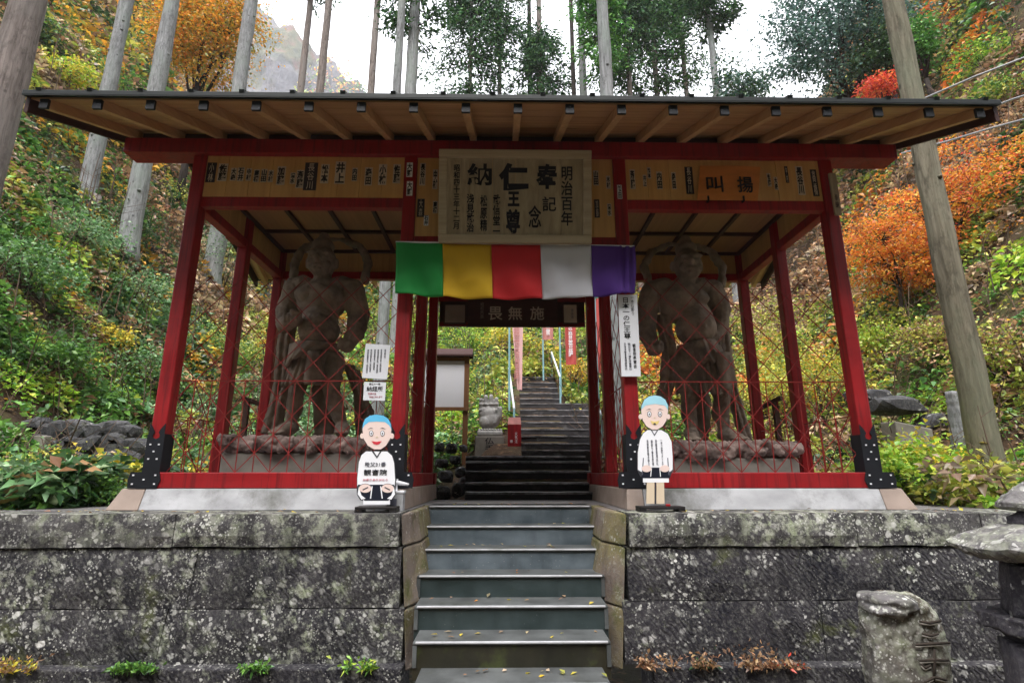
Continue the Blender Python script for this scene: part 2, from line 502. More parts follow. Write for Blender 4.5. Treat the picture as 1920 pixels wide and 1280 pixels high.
# ------------------------------------------------------------------ ground, platform, hillside
def step_mats():
    out = []
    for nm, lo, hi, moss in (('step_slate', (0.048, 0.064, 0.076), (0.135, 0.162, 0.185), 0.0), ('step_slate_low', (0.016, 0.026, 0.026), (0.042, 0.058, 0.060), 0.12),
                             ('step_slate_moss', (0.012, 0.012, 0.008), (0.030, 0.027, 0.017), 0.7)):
        m, nt, b = newmat(nm)
        v = coords(nt, (1, 1, 1.6))
        n = noise(nt, v, 2.4, 7, 0.6)
        c = ramp(nt, n, [(0.32, lo), (0.68, hi)])
        c = mix(nt, ramp(nt, noise(nt, coords(nt, (3, 3, 0.6)), 2.2, 5), [(0.52, 0.0), (0.72, 0.5)]), c, [q * 0.6 for q in lo])
        c = mix(nt, ramp(nt, noise(nt, coords(nt), 5, 8, 0.7), [(0.62 - moss * 0.2, 0.0), (0.78 - moss * 0.2, 0.35 + 0.5 * moss)]), c, (0.06, 0.075, 0.02))
        sp = N(nt, 'ShaderNodeTexVoronoi', Scale=34.0)
        nt.links.new(coords(nt), sp.inputs['Vector'])
        c = mix(nt, mix(nt, 1.0, ramp(nt, sp.outputs['Distance'], [(0.08, 1.0), (0.13, 0.0)]), ramp(nt, sp.outputs['Color'], [(0.72, 0.0), (0.76, 0.6)]), 'MULTIPLY'), c, (0.4, 0.4, 0.38))
        nt.links.new(c, b.inputs['Base Color'])
        b.inputs['Roughness'].default_value = 0.36
        bump(nt, b, noise(nt, coords(nt), 30, 5), 0.25, 0.004)
        out.append(m)
    return out
SM = step_mats()
M['nosing'] = simple('step_edge', (0.42, 0.42, 0.44), 0.5, 0.25, 6.0, (1, 1, 1), 0.2, dirt=(0.16, 0.17, 0.15))
M['tread'] = simple('step_tread', (0.085, 0.09, 0.09), 0.4, 0.4, 5.0, bs=0.25, dirt=(0.04, 0.045, 0.03))
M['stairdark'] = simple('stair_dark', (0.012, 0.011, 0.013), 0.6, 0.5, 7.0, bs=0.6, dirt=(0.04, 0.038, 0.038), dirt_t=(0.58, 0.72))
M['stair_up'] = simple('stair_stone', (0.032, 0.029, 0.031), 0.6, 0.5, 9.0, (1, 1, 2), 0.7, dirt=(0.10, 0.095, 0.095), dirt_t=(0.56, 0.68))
M['stair_edge'] = simple('stair_edge', (0.26, 0.25, 0.26), 0.6, 0.4, 9.0, (1, 1, 1), 0.4, dirt=(0.06, 0.06, 0.06), dirt_t=(0.46, 0.62))

def ground_mat():
    m, nt, b = newmat('forest_soil')
    v = coords(nt)
    c = ramp(nt, noise(nt, v, 1.1, 8, 0.65), [(0.32, (0.030, 0.021, 0.016)), (0.55, (0.075, 0.048, 0.032)), (0.72, (0.13, 0.09, 0.06))])
    c = mix(nt, ramp(nt, noise(nt, v, 0.55, 6, 0.6), [(0.47, 0.0), (0.6, 0.7)]), c, (0.055, 0.07, 0.022))
    c = mix(nt, ramp(nt, noise(nt, v, 9, 4), [(0.56, 0.0), (0.66, 0.6)]), c, (0.25, 0.15, 0.08))
    nt.links.new(c, b.inputs['Base Color']); b.inputs['Roughness'].default_value = 0.9; b.inputs['Specular IOR Level'].default_value = 0.1
    bump(nt, b, noise(nt, v, 7, 8, 0.7), 0.8, 0.08)
    return m
M['soil'] = ground_mat()
M['light_block'] = simple('light_block_slope', (0.03, 0.034, 0.018), 0.9, 0.5, 0.6, bs=0.5, dirt=(0.055, 0.035, 0.02))  # for the added slope behind the viewer, kept dark to cut bounce

def rockface_mat():
    m, nt, b = newmat('cliff_rock')
    v = coords(nt, (1, 1, 0.6))
    c = ramp(nt, noise(nt, v, 0.032, 10, 0.7), [(0.34, (0.035, 0.034, 0.038)), (0.5, (0.115, 0.11, 0.115)), (0.66, (0.20, 0.19, 0.195))])
    f = ramp(nt, noise(nt, coords(nt), 0.016, 8, 0.62), [(0.49, 0.0), (0.56, 0.95)])
    c = mix(nt, f, c, ramp(nt, noise(nt, coords(nt), 0.085, 5), [(0.38, (0.03, 0.042, 0.018)), (0.52, (0.075, 0.075, 0.025)), (0.66, (0.15, 0.07, 0.045))]))
    nt.links.new(c, b.inputs['Base Color']); b.inputs['Roughness'].default_value = 0.9
    bump(nt, b, noise(nt, v, 0.1, 10, 0.7), 1.0, 5.0)
    return m
M['cliff'] = rockface_mat()

def grid_mesh(name, xs, ys, zf, mat, keep=None, smooth=True):
    X, Y = np.meshgrid(xs, ys)
    Z = zf(X, Y)
    nx, ny = len(xs), len(ys)
    co = np.stack([X, Y, Z], -1).reshape(-1, 3)
    i = np.arange(nx * ny).reshape(ny, nx)
    q = np.stack([i[:-1, :-1], i[:-1, 1:], i[1:, 1:], i[1:, :-1]], -1).reshape(-1, 4)
    if keep is not None:
        cx = co[q].mean(1)
        q = q[keep(cx[:, 0], cx[:, 1])]
    me = bpy.data.meshes.new(name)
    me.from_pydata(co.tolist(), [], q.tolist())
    me.materials.append(mat)
    if smooth: me.shade_smooth()
    o = bpy.data.objects.new(name, me); COL.objects.link(o)
    ORIGIN[o.name] = Vector((0, 0, 0))
    return o

WALL_Y = -0.52                 # face of the retaining wall
PITZ = -1.20
GZ = -1.52
g = MB(); g.add([(-80, -90, GZ), (80, -90, GZ), (80, 1.4, GZ), (-80, 1.4, GZ)], [(0, 1, 2, 3)])
tag(g.build('ground', M['soil']), kind='structure')

# unseen slope behind the viewer, added steep to block low light from the front
bx_, by_ = np.linspace(-60, 60, 64), np.linspace(-60, -8.6, 50)
back = grid_mesh('hillside', bx_, by_, lambda x, y: -1.5 + np.maximum(0, -9.2 - y) * 1.35 + (fbm(x * 0.25, y * 0.25, 21) - 0.4) * 4 * np.clip((-9.2 - y) / 6, 0, 1), M['light_block'])
tag(back, kind='structure')
xs = np.unique(np.concatenate([np.linspace(-14, 14, 150), -np.geomspace(14, 50, 55), np.geomspace(14, 50, 55)]))
ys = np.unique(np.concatenate([np.linspace(WALL_Y + 0.30, 12, 90), np.geomspace(12, 70, 66)]))
hill = grid_mesh('hillside', xs, ys, T, M['soil'], keep=lambda x, y: ~((np.abs(x) < 3.3) & (y < 2.0)))
tag(hill, kind='structure')

fl = MB()
fl.box(-4.6, -0.98, -0.03, 1.98, -0.3, 0.0); fl.box(0.93, 4.6, -0.03, 1.98, -0.3, 0.0); fl.box(-0.979, 0.929, 0.802, 1.98, -0.3, 0.0)
tag(fl.build('floor', M['floor']), kind='structure')

# ------------------------------------------------------------------ retaining walls with cap stones
def block(name, par, x0, x1, z0, z1, mat, y0=WALL_Y, y1=WALL_Y + 0.5, lean0=0.0, lean1=0.0, jit=0.006, seed=0, tilt=0.0):
    """one squared stone; its face slightly uneven"""
    rs = np.random.default_rng(seed + int(abs(x0) * 1000) + int(abs(z0) * 7777))
    nx, nz = max(3, int((x1 - x0) / 0.14)), max(3, int((z1 - z0) / 0.12))
    v, f = [], []
    for j in range(nz + 1):
        for i in range(nx + 1):
            u, w = i / nx, j / nz
            x = (x0 + lean0 * (1 - w)) * (1 - u) + (x1 + lean1 * (1 - w)) * u
            z = z0 + (z1 - z0) * w
            edge = min(i, nx - i, j, nz - j) == 0
            bul = (float(vnoise(x * 3.1, z * 3.1 + y0, seed)) - 0.5) * 0.030 + (float(vnoise(x * 9, z * 9, seed + 4)) - 0.5) * 0.012
            if edge:
                y = y0 + 0.014
                z += (rs.random() - 0.5) * jit * 1.6; x += (rs.random() - 0.5) * jit
            else:
                y = y0 + bul
            v.append((x, y, z))
    n = len(v)
    for j in range(nz):
        for i in range(nx):
            a = j * (nx + 1) + i
            f.append((a, a + 1, a + nx + 2, a + nx + 1))
    loop = [i for i in range(nx + 1)] + [j * (nx + 1) + nx for j in range(1, nz + 1)] + [nz * (nx + 1) + i for i in range(nx - 1, -1, -1)] + [j * (nx + 1) for j in range(nz - 1, 0, -1)]
    for k in loop:
        v.append((v[k][0], y1, v[k][2]))
    L = len(loop)
    for k in range(L):
        a, b2 = loop[k], loop[(k + 1) % L]
        f.append((b2, a, n + k, n + (k + 1) % L))
    mb = MB().add(v, f)
    mb.f.append(tuple(n + k for k in range(L))[::-1])
    return mb.build(name, mat, par, smooth=False)

def zpx(py, px=600, y=WALL_Y): return float(W(px, py, y)[2])
def xpx(px, py, y=WALL_Y): return float(W(px, py, y)[0])
ZC1, ZC0 = 0.0, -0.262
ZB = -0.272
wl_ = thing('retaining_wall', (-3, WALL_Y, PITZ), 'lichen covered stone retaining wall left of the entrance steps', 'wall')
wr_ = thing('retaining_wall', (3, WALL_Y, PITZ), 'dark chiselled stone retaining wall right of the entrance steps', 'wall')
gap = 0.004
# left: cap stones then two courses
cut = [-9.0, -7.0, -4.72, xpx(328, 990), -0.985]
for k in range(4):
    block('cap_stone', wl_, cut[k] + gap, cut[k + 1] - gap, ZC0 + 0.004 * (k % 2), ZC1, M['cap'], y0=WALL_Y - 0.02, seed=k)
zm = zpx(1142, 300)
c1 = [-9.0, -5.6, xpx(368, 1060), -0.96]
for k in range(3):
    block('wall_stone', wl_, c1[k] + gap, c1[k + 1] - gap, zm + gap, ZB, M['wall_left'], lean0=-0.05 if k == 2 else 0, lean1=-0.05 if k == 1 else 0, seed=11 + k)
c2 = [-9.0, -4.9, xpx(306, 1200), -0.92]
for k in range(3):
    block('wall_stone', wl_, c2[k] + gap, c2[k + 1] - gap, PITZ + 0.05, zm - gap, M['wall_left'], lean0=-0.05 if k == 2 else 0, lean1=-0.05 if k == 1 else 0, seed=21 + k)
# right
cut = [0.94, xpx(1605, 990), xpx(1840, 990), 6.4, 9.0]
for k in range(4):
    block('cap_stone', wr_, cut[k] + gap, cut[k + 1] - gap, ZC0 + 0.004 * (k % 2), ZC1, M['cap'], y0=WALL_Y - 0.02, seed=31 + k)
zm = zpx(1126, 1400)
c1 = [0.915, xpx(1700, 1060), 5.4, 9.0]
for k in range(3):
    block('wall_stone', wr_, c1[k] + gap, c1[k + 1] - gap, zm + gap, ZB, M['wall_right'], seed=41 + k)
c2 = [0.86, xpx(1545, 1180), 4.6, 9.0]
for k in range(3):
    block('wall_stone', wr_, c2[k] + gap, c2[k + 1] - gap, PITZ + 0.05, zm - gap, M['wall_right'], seed=51 + k)
# plinth course at the foot
for par, x0, x1 in ((wl_, -9.0, -4.2), (wl_, -4.19, -0.9), (wr_, 1.05, 3.0), (wr_, 3.01, 9.0)):
    MB().box(x0, x1, WALL_Y - 0.10, WALL_Y + 0.3, GZ - 0.1, PITZ + 0.065).build('foot_stone', M['wall_right'], par, bevel=0.012)
# cheeks: the walls beside the steps
def cheek(par, sgn, xt, xb, side):
    for nm, za, zb, mt in (('cheek_cap', ZC0 + 0.002, 0.0, M['cheek']), ('cheek_stone', -0.74, ZB, M['cheek']), ('cheek_stone', PITZ, -0.748, M['cheek'])):
        t = lambda z: xt + (xb - xt) * (-z / 1.2)
        a0, a1 = t(za), t(zb)
        o_ = lambda z: side - sgn * 0.07 * (-z / 1.0)
        o0, o1 = o_(za), o_(zb)
        y0 = WALL_Y - (0.02 if nm == 'cheek_cap' else 0.0)
        mb = MB().hexa([(a0, y0 + 0.40, za), (o0, y0 + 0.01, za), (o0, 0.8, za), (a0, 0.8, za)] if sgn > 0 else [(o0, y0 + 0.01, za), (a0, y0 + 0.40, za), (a0, 0.8, za), (o0, 0.8, za)],
                       [(a1, y0 + 0.40, zb), (o1, y0 + 0.01, zb), (o1, 0.8, zb), (a1, 0.8, zb)] if sgn > 0 else [(o1, y0 + 0.01, zb), (a1, y0 + 0.40, zb), (a1, 0.8, zb), (o1, 0.8, zb)])
        mb.build(nm, mt, par, bevel=0.016)
cheek(wl_, -1, -0.905, -0.67, -0.975)
cheek(wr_, 1, 0.82, 0.565, 0.925)

# ------------------------------------------------------------------ front steps
fs = thing('stone_steps', (0, 0.62, 0), 'bluish slate front steps rising between the two retaining walls', 'steps')
for k in range(9):
    yk = 0.63 - 0.307 * k; zk = -0.175 * k
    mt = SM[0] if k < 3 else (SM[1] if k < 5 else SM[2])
    hw = (0.86, 0.855, 0.845, 0.81, 0.775, 0.73, 0.665, 0.64, 0.62)[k]; sx_ = -0.05
    st = MB().box(sx_ - hw, sx_ + hw, yk + 0.012, yk + 0.5, zk - 0.26, zk - 0.022).build('step', mt, fs, bevel=0.006)
    n1 = MB().box(sx_ - hw, sx_ + hw, yk - 0.004, yk + 0.40, zk - 0.0215, zk)
    n1.build('step_tread', M['tread'], st, bevel=0.006)
    MB().box(sx_ - hw + 0.02, sx_ + hw - 0.02, yk - 0.009, yk + 0.012, zk - 0.013, zk + 0.003).build('step_edge', M['nosing'], st, bevel=0.005)
    for sg in (-1, 1):
        MB().box(*sorted((sx_ + sg * hw, sx_ + sg * (hw - 0.03))), yk - 0.002, yk + 0.011, zk - 0.17, zk - 0.024).build('step_border', M['tread'], st)

# ------------------------------------------------------------------ the gate
GX, IX = 3.455, 1.15
RY = (0.085, 1.2, 2.3)
gate = thing('temple_gate', (0, 0, 0), 'open red temple gate with wide wooden eaves and two statue bays', 'gate')
ZS0, ZS1 = 0.194, 0.341
ZBM0, ZBM1 = 3.726, 3.90
ZP0, ZL0 = 3.235, 3.12
ZCP0, ZCL0 = 2.79, 2.655

# plinth with slanted faces
for sgn in (-1, 1):
    fo = MB().hexa([(-0, 0, 0)] * 4, [(0, 0, 0)] * 4); fo = MB()
    def slab(xa, xb, ta, tb, nm, mt, y0=-0.09, y1=2.42):
        a = [(xa, y0, 0.001), (xb, y0, 0.001), (xb, y1 + 0.08, 0.001), (xa, y1 + 0.08, 0.001)]
        b = [(ta, y0 + 0.07, ZS0 - 0.002), (tb, y0 + 0.07, ZS0 - 0.002), (tb, y1, ZS0 - 0.002), (ta, y1, ZS0 - 0.002)]
        return MB().hexa(a, b).build(nm, mt, gate, bevel=0.008)
    if sgn < 0:
        slab(-3.46, -1.20, -3.46, -1.20, 'plinth', M['plinth'])
        slab(-3.76, -3.464, -3.68, -3.464, 'plinth_corner', M['plinth_corner'])
        slab(-1.196, -1.03, -1.196, -1.05, 'plinth_corner', M['plinth_corner'])
    else:
        slab(1.20, 3.46, 1.20, 3.46, 'plinth', M['plinth'])
        slab(3.464, 3.76, 3.464, 3.68, 'plinth_corner', M['plinth_corner'])
        slab(1.03, 1.196, 1.05, 1.196, 'plinth_corner', M['plinth_corner'])
# sills
for x0, x1 in ((-3.62, -1.04), (1.04, 3.62)):
    for yy in (RY[0], RY[2]):
        MB().box(x0, x1, yy - 0.10, yy + 0.10, ZS0, ZS1).build('sill', M['red'], gate, bevel=0.008)
for x in (-GX, -IX, IX, GX):
    MB().box(x - 0.088, x + 0.088, RY[0] + 0.102, RY[2] - 0.102, ZS0 + 0.001, ZS1 - 0.004).build('sill', M['red'], gate, bevel=0.008)
# posts
POSTS = {}
for i, x in enumerate((-GX, -IX, IX, GX)):
    for j, y in enumerate(RY):
        w = 0.070 if j == 0 else 0.064
        mb = MB().box(x - w, x + w, y - w, y + w, ZS1 + 0.001, ZBM0 - 0.001)
        POSTS[i, j] = mb.build('post', M['red'], gate, bevel=0.013)
# head beams
MB().box(-4.27, 4.25, -0.03, 0.20, ZBM0, ZBM1).build('head_beam', M['red'], gate, bevel=0.008)
MB().box(-4.27, 4.25, 2.19, 2.42, ZBM0, ZBM1).build('head_beam', M['red'], gate, bevel=0.008)
for x in (-GX, -IX, IX, GX):
    MB().box(x - 0.085, x + 0.085, 0.202, 2.188, ZBM0 + 0.002, ZBM1 - 0.004).build('cross_beam', M['red'], gate, bevel=0.006)
# lower beams of the bays, front and back
def xbeam(x0, x1, yc, z0, z1, mt=M['red'], hw=0.046): return MB().box(x0, x1, yc - hw, yc + hw, z0, z1).build('tie_beam', mt, gate, bevel=0.006)
e = 0.0715
for yc in (RY[0], RY[2]):
    xbeam(-GX + e, -IX - e, yc, ZL0, ZP0 - 0.002); xbeam(IX + e, GX - e, yc, ZL0, ZP0 - 0.002)
xbeam(-IX + e, IX - e, RY[0], ZCL0, ZCP0 - 0.002); xbeam(-IX + e, IX - e, RY[2], 2.78, 2.90)
for x in (-GX, -IX, IX, GX):
    for j in (0, 1):
        MB().box(x - 0.055, x + 0.055, RY[j] + e, RY[j + 1] - e, ZL0 + 0.002, ZP0 - 0.004).build('tie_beam', M['red'], gate, bevel=0.006)
# the wooden panels are upright boards
def boards_x(x0, x1, yc, z0, z1, n):
    pan = None
    d = (x1 - x0) / n
    for k in range(n):
        dy = random.uniform(-0.003, 0.003)
        MB().box(x0 + k * d + 0.0015, x0 + (k + 1) * d - 0.0015, yc - 0.012 + dy, yc + 0.012 + dy, z0, z1).build('panel_board', M['wood_panel'], gate)
def boards_y(y0, y1, xc, z0, z1, n):
    d = (y1 - y0) / n
    for k in range(n):
        MB().box(xc - 0.012, xc + 0.012, y0 + k * d + 0.0015, y0 + (k + 1) * d - 0.0015, z0, z1).build('panel_board', M['wood_panel'], gate)
PY = 0.055
boards_x(-GX + e, -IX - e, PY, ZP0, ZBM0 - 0.001, 9); boards_x(IX + e, GX - e, PY, ZP0, ZBM0 - 0.001, 9)
boards_x(-IX + e, IX - e, PY, ZCP0, ZBM0 - 0.001, 9)
boards_x(-GX + e, -IX - e, 2.33, ZP0, ZBM0 - 0.001, 7); boards_x(IX + e, GX - e, 2.33, ZP0, ZBM0 - 0.001, 7)
boards_x(-IX + e, IX - e, 2.33, 2.902, ZBM0 - 0.001, 7)
for x in (-GX, -IX, IX, GX):
    for j in (0, 1):
        boards_y(RY[j] + e, RY[j + 1] - e, x, ZP0, ZBM0 + 0.001, 4)
# boards that close the gap above the head beam, and gable ends
for yc in (0.085, 2.305):
    MB().box(-4.2, 4.2, yc - 0.012, yc + 0.012, ZBM1 + 0.001, ZBM1 + 0.12).build('infill_board', M['wood_dark'], gate)
RZ = lambda y: 3.45 + 0.41 * min(y + 1.1, 2.2925 * 2 - (y + 1.1))          # underside of the rafters
RIDGE = 1.1925
for x in (-GX, GX):
    MB().add([(x - 0.012, 0.1, ZBM1), (x - 0.012, 2.3, ZBM1), (x - 0.012, RIDGE, RZ(RIDGE)), (x + 0.012, 0.1, ZBM1), (x + 0.012, 2.3, ZBM1), (x + 0.012, RIDGE, RZ(RIDGE))],
             [(0, 1, 2), (5, 4, 3), (0, 3, 4, 1), (1, 4, 5, 2), (2, 5, 3, 0)]).build('gable_board', M['wood_ceiling'], gate)
# coffered ceilings
def ceiling(x0, x1, z, nx):
    MBp = []
    y0, y1 = RY[0] + 0.1, RY[2] - 0.1
    d = (x1 - x0) / nx; ny = 3; dy = (y1 - y0) / ny
    for i in range(nx):
        for j in range(ny):
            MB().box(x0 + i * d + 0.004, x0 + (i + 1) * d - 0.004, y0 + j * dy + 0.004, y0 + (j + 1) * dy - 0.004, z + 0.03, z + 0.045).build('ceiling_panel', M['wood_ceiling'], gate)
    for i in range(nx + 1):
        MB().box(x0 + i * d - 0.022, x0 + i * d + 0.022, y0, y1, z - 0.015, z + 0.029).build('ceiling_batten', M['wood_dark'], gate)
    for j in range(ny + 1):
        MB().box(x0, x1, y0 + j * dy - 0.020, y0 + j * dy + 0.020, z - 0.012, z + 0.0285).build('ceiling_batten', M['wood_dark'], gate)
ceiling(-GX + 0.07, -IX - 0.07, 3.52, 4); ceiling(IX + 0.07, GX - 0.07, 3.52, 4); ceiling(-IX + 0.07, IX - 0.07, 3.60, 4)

# roof: rafters, sheathing planks, metal sheet with standing seams
XR = 4.36
roof = MB()
sl = 0.41
YE0, YE1 = -1.1, 2 * RIDGE + 1.1
t0, t1 = 0.125, 0.160
for sg in (0, 1):
    ya, yb = (YE0 - 0.05, RIDGE) if sg == 0 else (RIDGE, YE1 + 0.05)
    za, zb = (RZ(YE0) - 0.05 * sl, RZ(RIDGE)) if sg == 0 else (RZ(RIDGE), RZ(YE0) - 0.05 * sl)
    roof.hexa([(-XR, ya, za + t0), (XR, ya, za + t0), (XR, yb, zb + t0), (-XR, yb, zb + t0)],
              [(-XR, ya, za + t1), (XR, ya, za + t1), (XR, yb, zb + t1), (-XR, yb, zb + t1)])
rf = roof.build('roof', M['roof_metal'], gate)
MB().box(-XR, XR, RIDGE - 0.09, RIDGE + 0.09, RZ(RIDGE) + t1 - 0.03, RZ(RIDGE) + t1 + 0.08).build('ridge_cap', M['roof_metal'], rf, bevel=0.01)
# eave fascia and barge boards
for ye, s in ((YE0, -1), (YE1, 1)):
    y0, y1 = sorted((ye + s * 0.052, ye + s * 0.012))
    MB().box(-XR, XR, y0, y1, RZ(YE0) + 0.112, RZ(YE0) + 0.158).build('eave_edge', M['roof_metal'], rf, bevel=0.004)
for sx in (-1, 1):
    xa, xb = sorted((sx * XR, sx * (XR - 0.035)))
    for ya, yb in ((YE0, RIDGE), (RIDGE, YE1)):
        za, zb = RZ(ya), RZ(yb)
        MB().hexa([(xa, ya, za - 0.03), (xb, ya, za - 0.03), (xb, yb, zb - 0.03), (xa, yb, zb - 0.03)],
                  [(xa, ya, za + 0.124), (xb, ya, za + 0.124), (xb, yb, zb + 0.124), (xa, yb, zb + 0.124)]).build('barge_board', M['wood_dark'], rf)
seam = None
for k in range(20):
    x = -4.22 + k * (8.44 / 19)
    for sg in (0, 1):
        if seam is None or sg == 1 and k == 0:
            ya, yb = (YE0 - 0.055, RIDGE - 0.1) if sg == 0 else (RIDGE + 0.1, YE1 + 0.055)
            s_ = MB().bar((x, ya, RZ(min(max(ya, YE0), YE1)) + t1 + 0.012 - (0.055 * sl)), (x, yb, RZ(yb if sg == 0 else YE1) + t1 + 0.012), 0.045, 0.05)
            if sg == 1:
                s_ = MB().bar((x, ya, RZ(ya) + t1 + 0.012), (x, yb, RZ(YE1) + t1 + 0.012 - 0.055 * sl), 0.045, 0.05)
            o = s_.build('roof_seam', M['roof_metal'], rf)
            if sg == 0: seam = o
            else: seam2 = o
        else:
            link_copy(seam if sg == 0 else seam2, 'roof_seam', rf, (k * (8.44 / 19), 0, 0))
raf = {}
for k in range(19):
    x = -4.19 + k * (8.38 / 18)
    for sg in (0, 1):
        if k == 0:
            ya, yb = (YE0, RIDGE - 0.02) if sg == 0 else (RIDGE + 0.02, YE1)
            za, zb = RZ(ya), RZ(yb)
            v0 = [(x - 0.034, ya, za + 0.01), (x + 0.034, ya, za + 0.01), (x + 0.034, yb, zb + 0.01), (x - 0.034, yb, zb + 0.01)]
            v1 = [(a, b, c + 0.09) for a, b, c in v0]
            raf[sg] = MB().hexa(v0, v1).build('rafter', M['wood_rafter'], rf)
        else:
            link_copy(raf[sg], 'rafter', rf, (k * (8.38 / 18), 0, 0))
        if sg == 0:   # dark painted rafter end
            MB().box(x - 0.038, x + 0.038, YE0 - 0.010, YE0 + 0.015, RZ(YE0) + 0.006, RZ(YE0) + 0.095).build('rafter_end', M['black_metal'], rf)
npl = 11
for sg in (0, 1):
    for k in range(npl):
        ya = (YE0 if sg == 0 else RIDGE) + k * ((RIDGE - YE0) / npl) + 0.004
        yb = ya + (RIDGE - YE0) / npl - 0.008
        za, zb = RZ(ya) + 0.102, RZ(yb) + 0.102
        MB().hexa([(-XR + 0.04, ya, za), (XR - 0.04, ya, za), (XR - 0.04, yb, zb), (-XR + 0.04, yb, zb)],
                  [(-XR + 0.04, ya, za + 0.018), (XR - 0.04, ya, za + 0.018), (XR - 0.04, yb, zb + 0.018), (-XR + 0.04, yb, zb + 0.018)]).build('roof_board', M['wood_sheath'], rf)

# iron fittings at the post feet
def shoe(x, y, face, sgn_out, wide=0.0):
    """fitting on the front of a post: forked sleeve and a plate on the sill"""
    w = 0.074
    ys = y - w - 0.008
    pts = [(-w, ZS1 + 0.002), (w, ZS1 + 0.002), (w, 0.80), (0.046, 0.765), (0.028, 0.735), (0.018, 0.715), (0.034, 0.69), (0.030, 0.665), (0, 0.65), (-0.030, 0.665), (-0.034, 0.69), (-0.018, 0.715), (-0.028, 0.735), (-0.046, 0.765), (-w, 0.80)]
    f = MB().prism([(x + a, z) for a, z in pts], ys, ys + 0.008).build('post_fitting', M['black_metal'], gate)
    for a, z in ((-0.04, 0.60), (0.04, 0.60), (0.0, 0.535), (-0.04, 0.465), (0.04, 0.465)):
        MB().box(x + a - 0.008, x + a + 0.008, ys - 0.006, ys + 0.001, z - 0.007, z + 0.007).build('stud', M['stud'], f)
    for s2 in (-1, 1):   # side cheeks of the sleeve
        xa, xb = sorted((x + s2 * w, x + s2 * (w + 0.008)))
        MB().box(xa, xb, ys, y + w + 0.004, ZS1 + 0.002, 0.70).build('fitting_side', M['black_metal'], f)
    x0, x1 = sorted((x - sgn_out * 0.12, x + sgn_out * 0.185))
    ch = 0.03
    p2 = [(x0 + (ch if sgn_out > 0 else 0.01), ZS0 + 0.001), (x1 - (0.01 if sgn_out > 0 else ch), ZS0 + 0.001), (x1, 0.27), (x1 - 0.02, ZS1 + 0.003), (x0 + 0.02, ZS1 + 0.003), (x0, 0.27)]
    yf = y - 0.112
    g2 = MB().prism(p2, yf, yf + 0.009).build('sill_fitting', M['black_metal'], gate)
    for a, z in ((0.05, 0.235), (0.05, 0.315), (0.152, 0.275), (0.255, 0.235), (0.255, 0.315)):
        MB().box(x0 + a - 0.008, x0 + a + 0.008, yf - 0.006, yf + 0.001, z - 0.007, z + 0.007).build('stud', M['stud'], g2)
shoe(-GX, RY[0], 0, -1); shoe(GX, RY[0], 0, 1); shoe(-IX, RY[0], 0, 1); shoe(IX, RY[0], 0, -1)

# lattice screens: thin red bars
LZ = float(W(600, 713, RY[0])[2])       # rail height
def lattice(P, L, z0, zr, z1, phase=0.0, d=0.166):
    """P maps (u along, z) to a world point; one screen part with a bar part for each rod"""
    scr = MB().bar(P(0, zr), P(L, zr), 0.010, 0.010).build('lattice_screen', M['lattice'], gate)
    def rod(a, b, w=0.0075): MB().bar(P(*a), P(*b), w, w).build('lattice_bar', M['lattice'], scr)
    n = int(L / d)
    off = (L - n * d) / 2
    for k in range(n + 1):
        u = off + k * d
        if 0.01 < u < L - 0.01: rod((u, z0), (u, zr))
    D2 = 2 * d
    for s in (1, -1):
        k = -30
        for k in range(-30, 31):
            # line u = u0 + s*(z - z0)*0.92
            u0 = off + phase + k * D2
            za, zb = z0, z1
            sl_ = 0.92 * s
            pts = []
            for z in (za, zb): pts.append((u0 + sl_ * (z - z0), z))
            (ua, z_a), (ub, z_b) = pts
            lo, hi = 0.0, 1.0
            du = ub - ua
            if abs(du) > 1e-9:
                t_1, t_2 = (0.0 - ua) / du, (L - ua) / du
                lo, hi = max(lo, min(t_1, t_2)), min(hi, max(t_1, t_2))
            if hi - lo > 0.04:
                rod((ua + du * lo, za + (zb - za) * lo), (ua + du * hi, za + (zb - za) * hi), 0.0068)
LT = 2.35
lattice(lambda u, z: (-GX + e + u, RY[0] + 0.03, z), 2 * 0 + (GX - IX) - 2 * e, ZS1, LZ, LT)
lattice(lambda u, z: (IX + e + u, RY[0] + 0.03, z), (GX - IX) - 2 * e, ZS1, LZ, LT)
for x in (-IX, IX, -GX, GX):
    for j in (0, 1):
        lattice(lambda u, z, x=x, j=j: (x, RY[j] + e + u, z), RY[j + 1] - RY[j] - 2 * e, ZS1, LZ if abs(x) < 2 else 0.9, LT if abs(x) < 2 else 1.25, d=0.166 if abs(x) < 2 else 0.30)
# ------------------------------------------------------------------ things that hang on the gate
def wx(px, py, y): q = W(px, py, y); return float(q[0]), float(q[2])

# five coloured cloth
def cloth_mat(name, col):
    m, nt, b = newmat(name)
    v = coords(nt, (60, 60, 60))
    n = noise(nt, v, 6.0, 3)
    c = ramp(nt, n, [(0.3, [q * 0.92 for q in col]), (0.7, [min(1, q * 1.08) for q in col])])
    nt.links.new(c, b.inputs['Base Color']); b.inputs['Roughness'].default_value = 0.75
    b.inputs['Sheen Weight'].default_value = 0.2
    tr = nt.nodes.new('ShaderNodeBsdfTranslucent'); nt.links.new(c, tr.inputs[0])
    ms = nt.nodes.new('ShaderNodeMixShader'); ms.inputs[0].default_value = 0.25
    nt.links.new(b.outputs[0], ms.inputs[1]); nt.links.new(tr.outputs[0], ms.inputs[2]); nt.links.new(ms.outputs[0], nt.nodes['Material Output'].inputs[0])
    bump(nt, b, n, 0.1, 0.001)
    return m
BY = -0.10
ban = thing('banner', (0, BY, float(W(960, 458, BY)[2])), 'five coloured temple banner hung across the gate opening below the big plaque', 'banner')
bp = [(743, 455, 741, 550), (830, 457, 832, 556), (921, 459, 924, 559), (1013, 460, 1017, 558), (1108, 461, 1111, 556), (1189, 463, 1190, 551)]
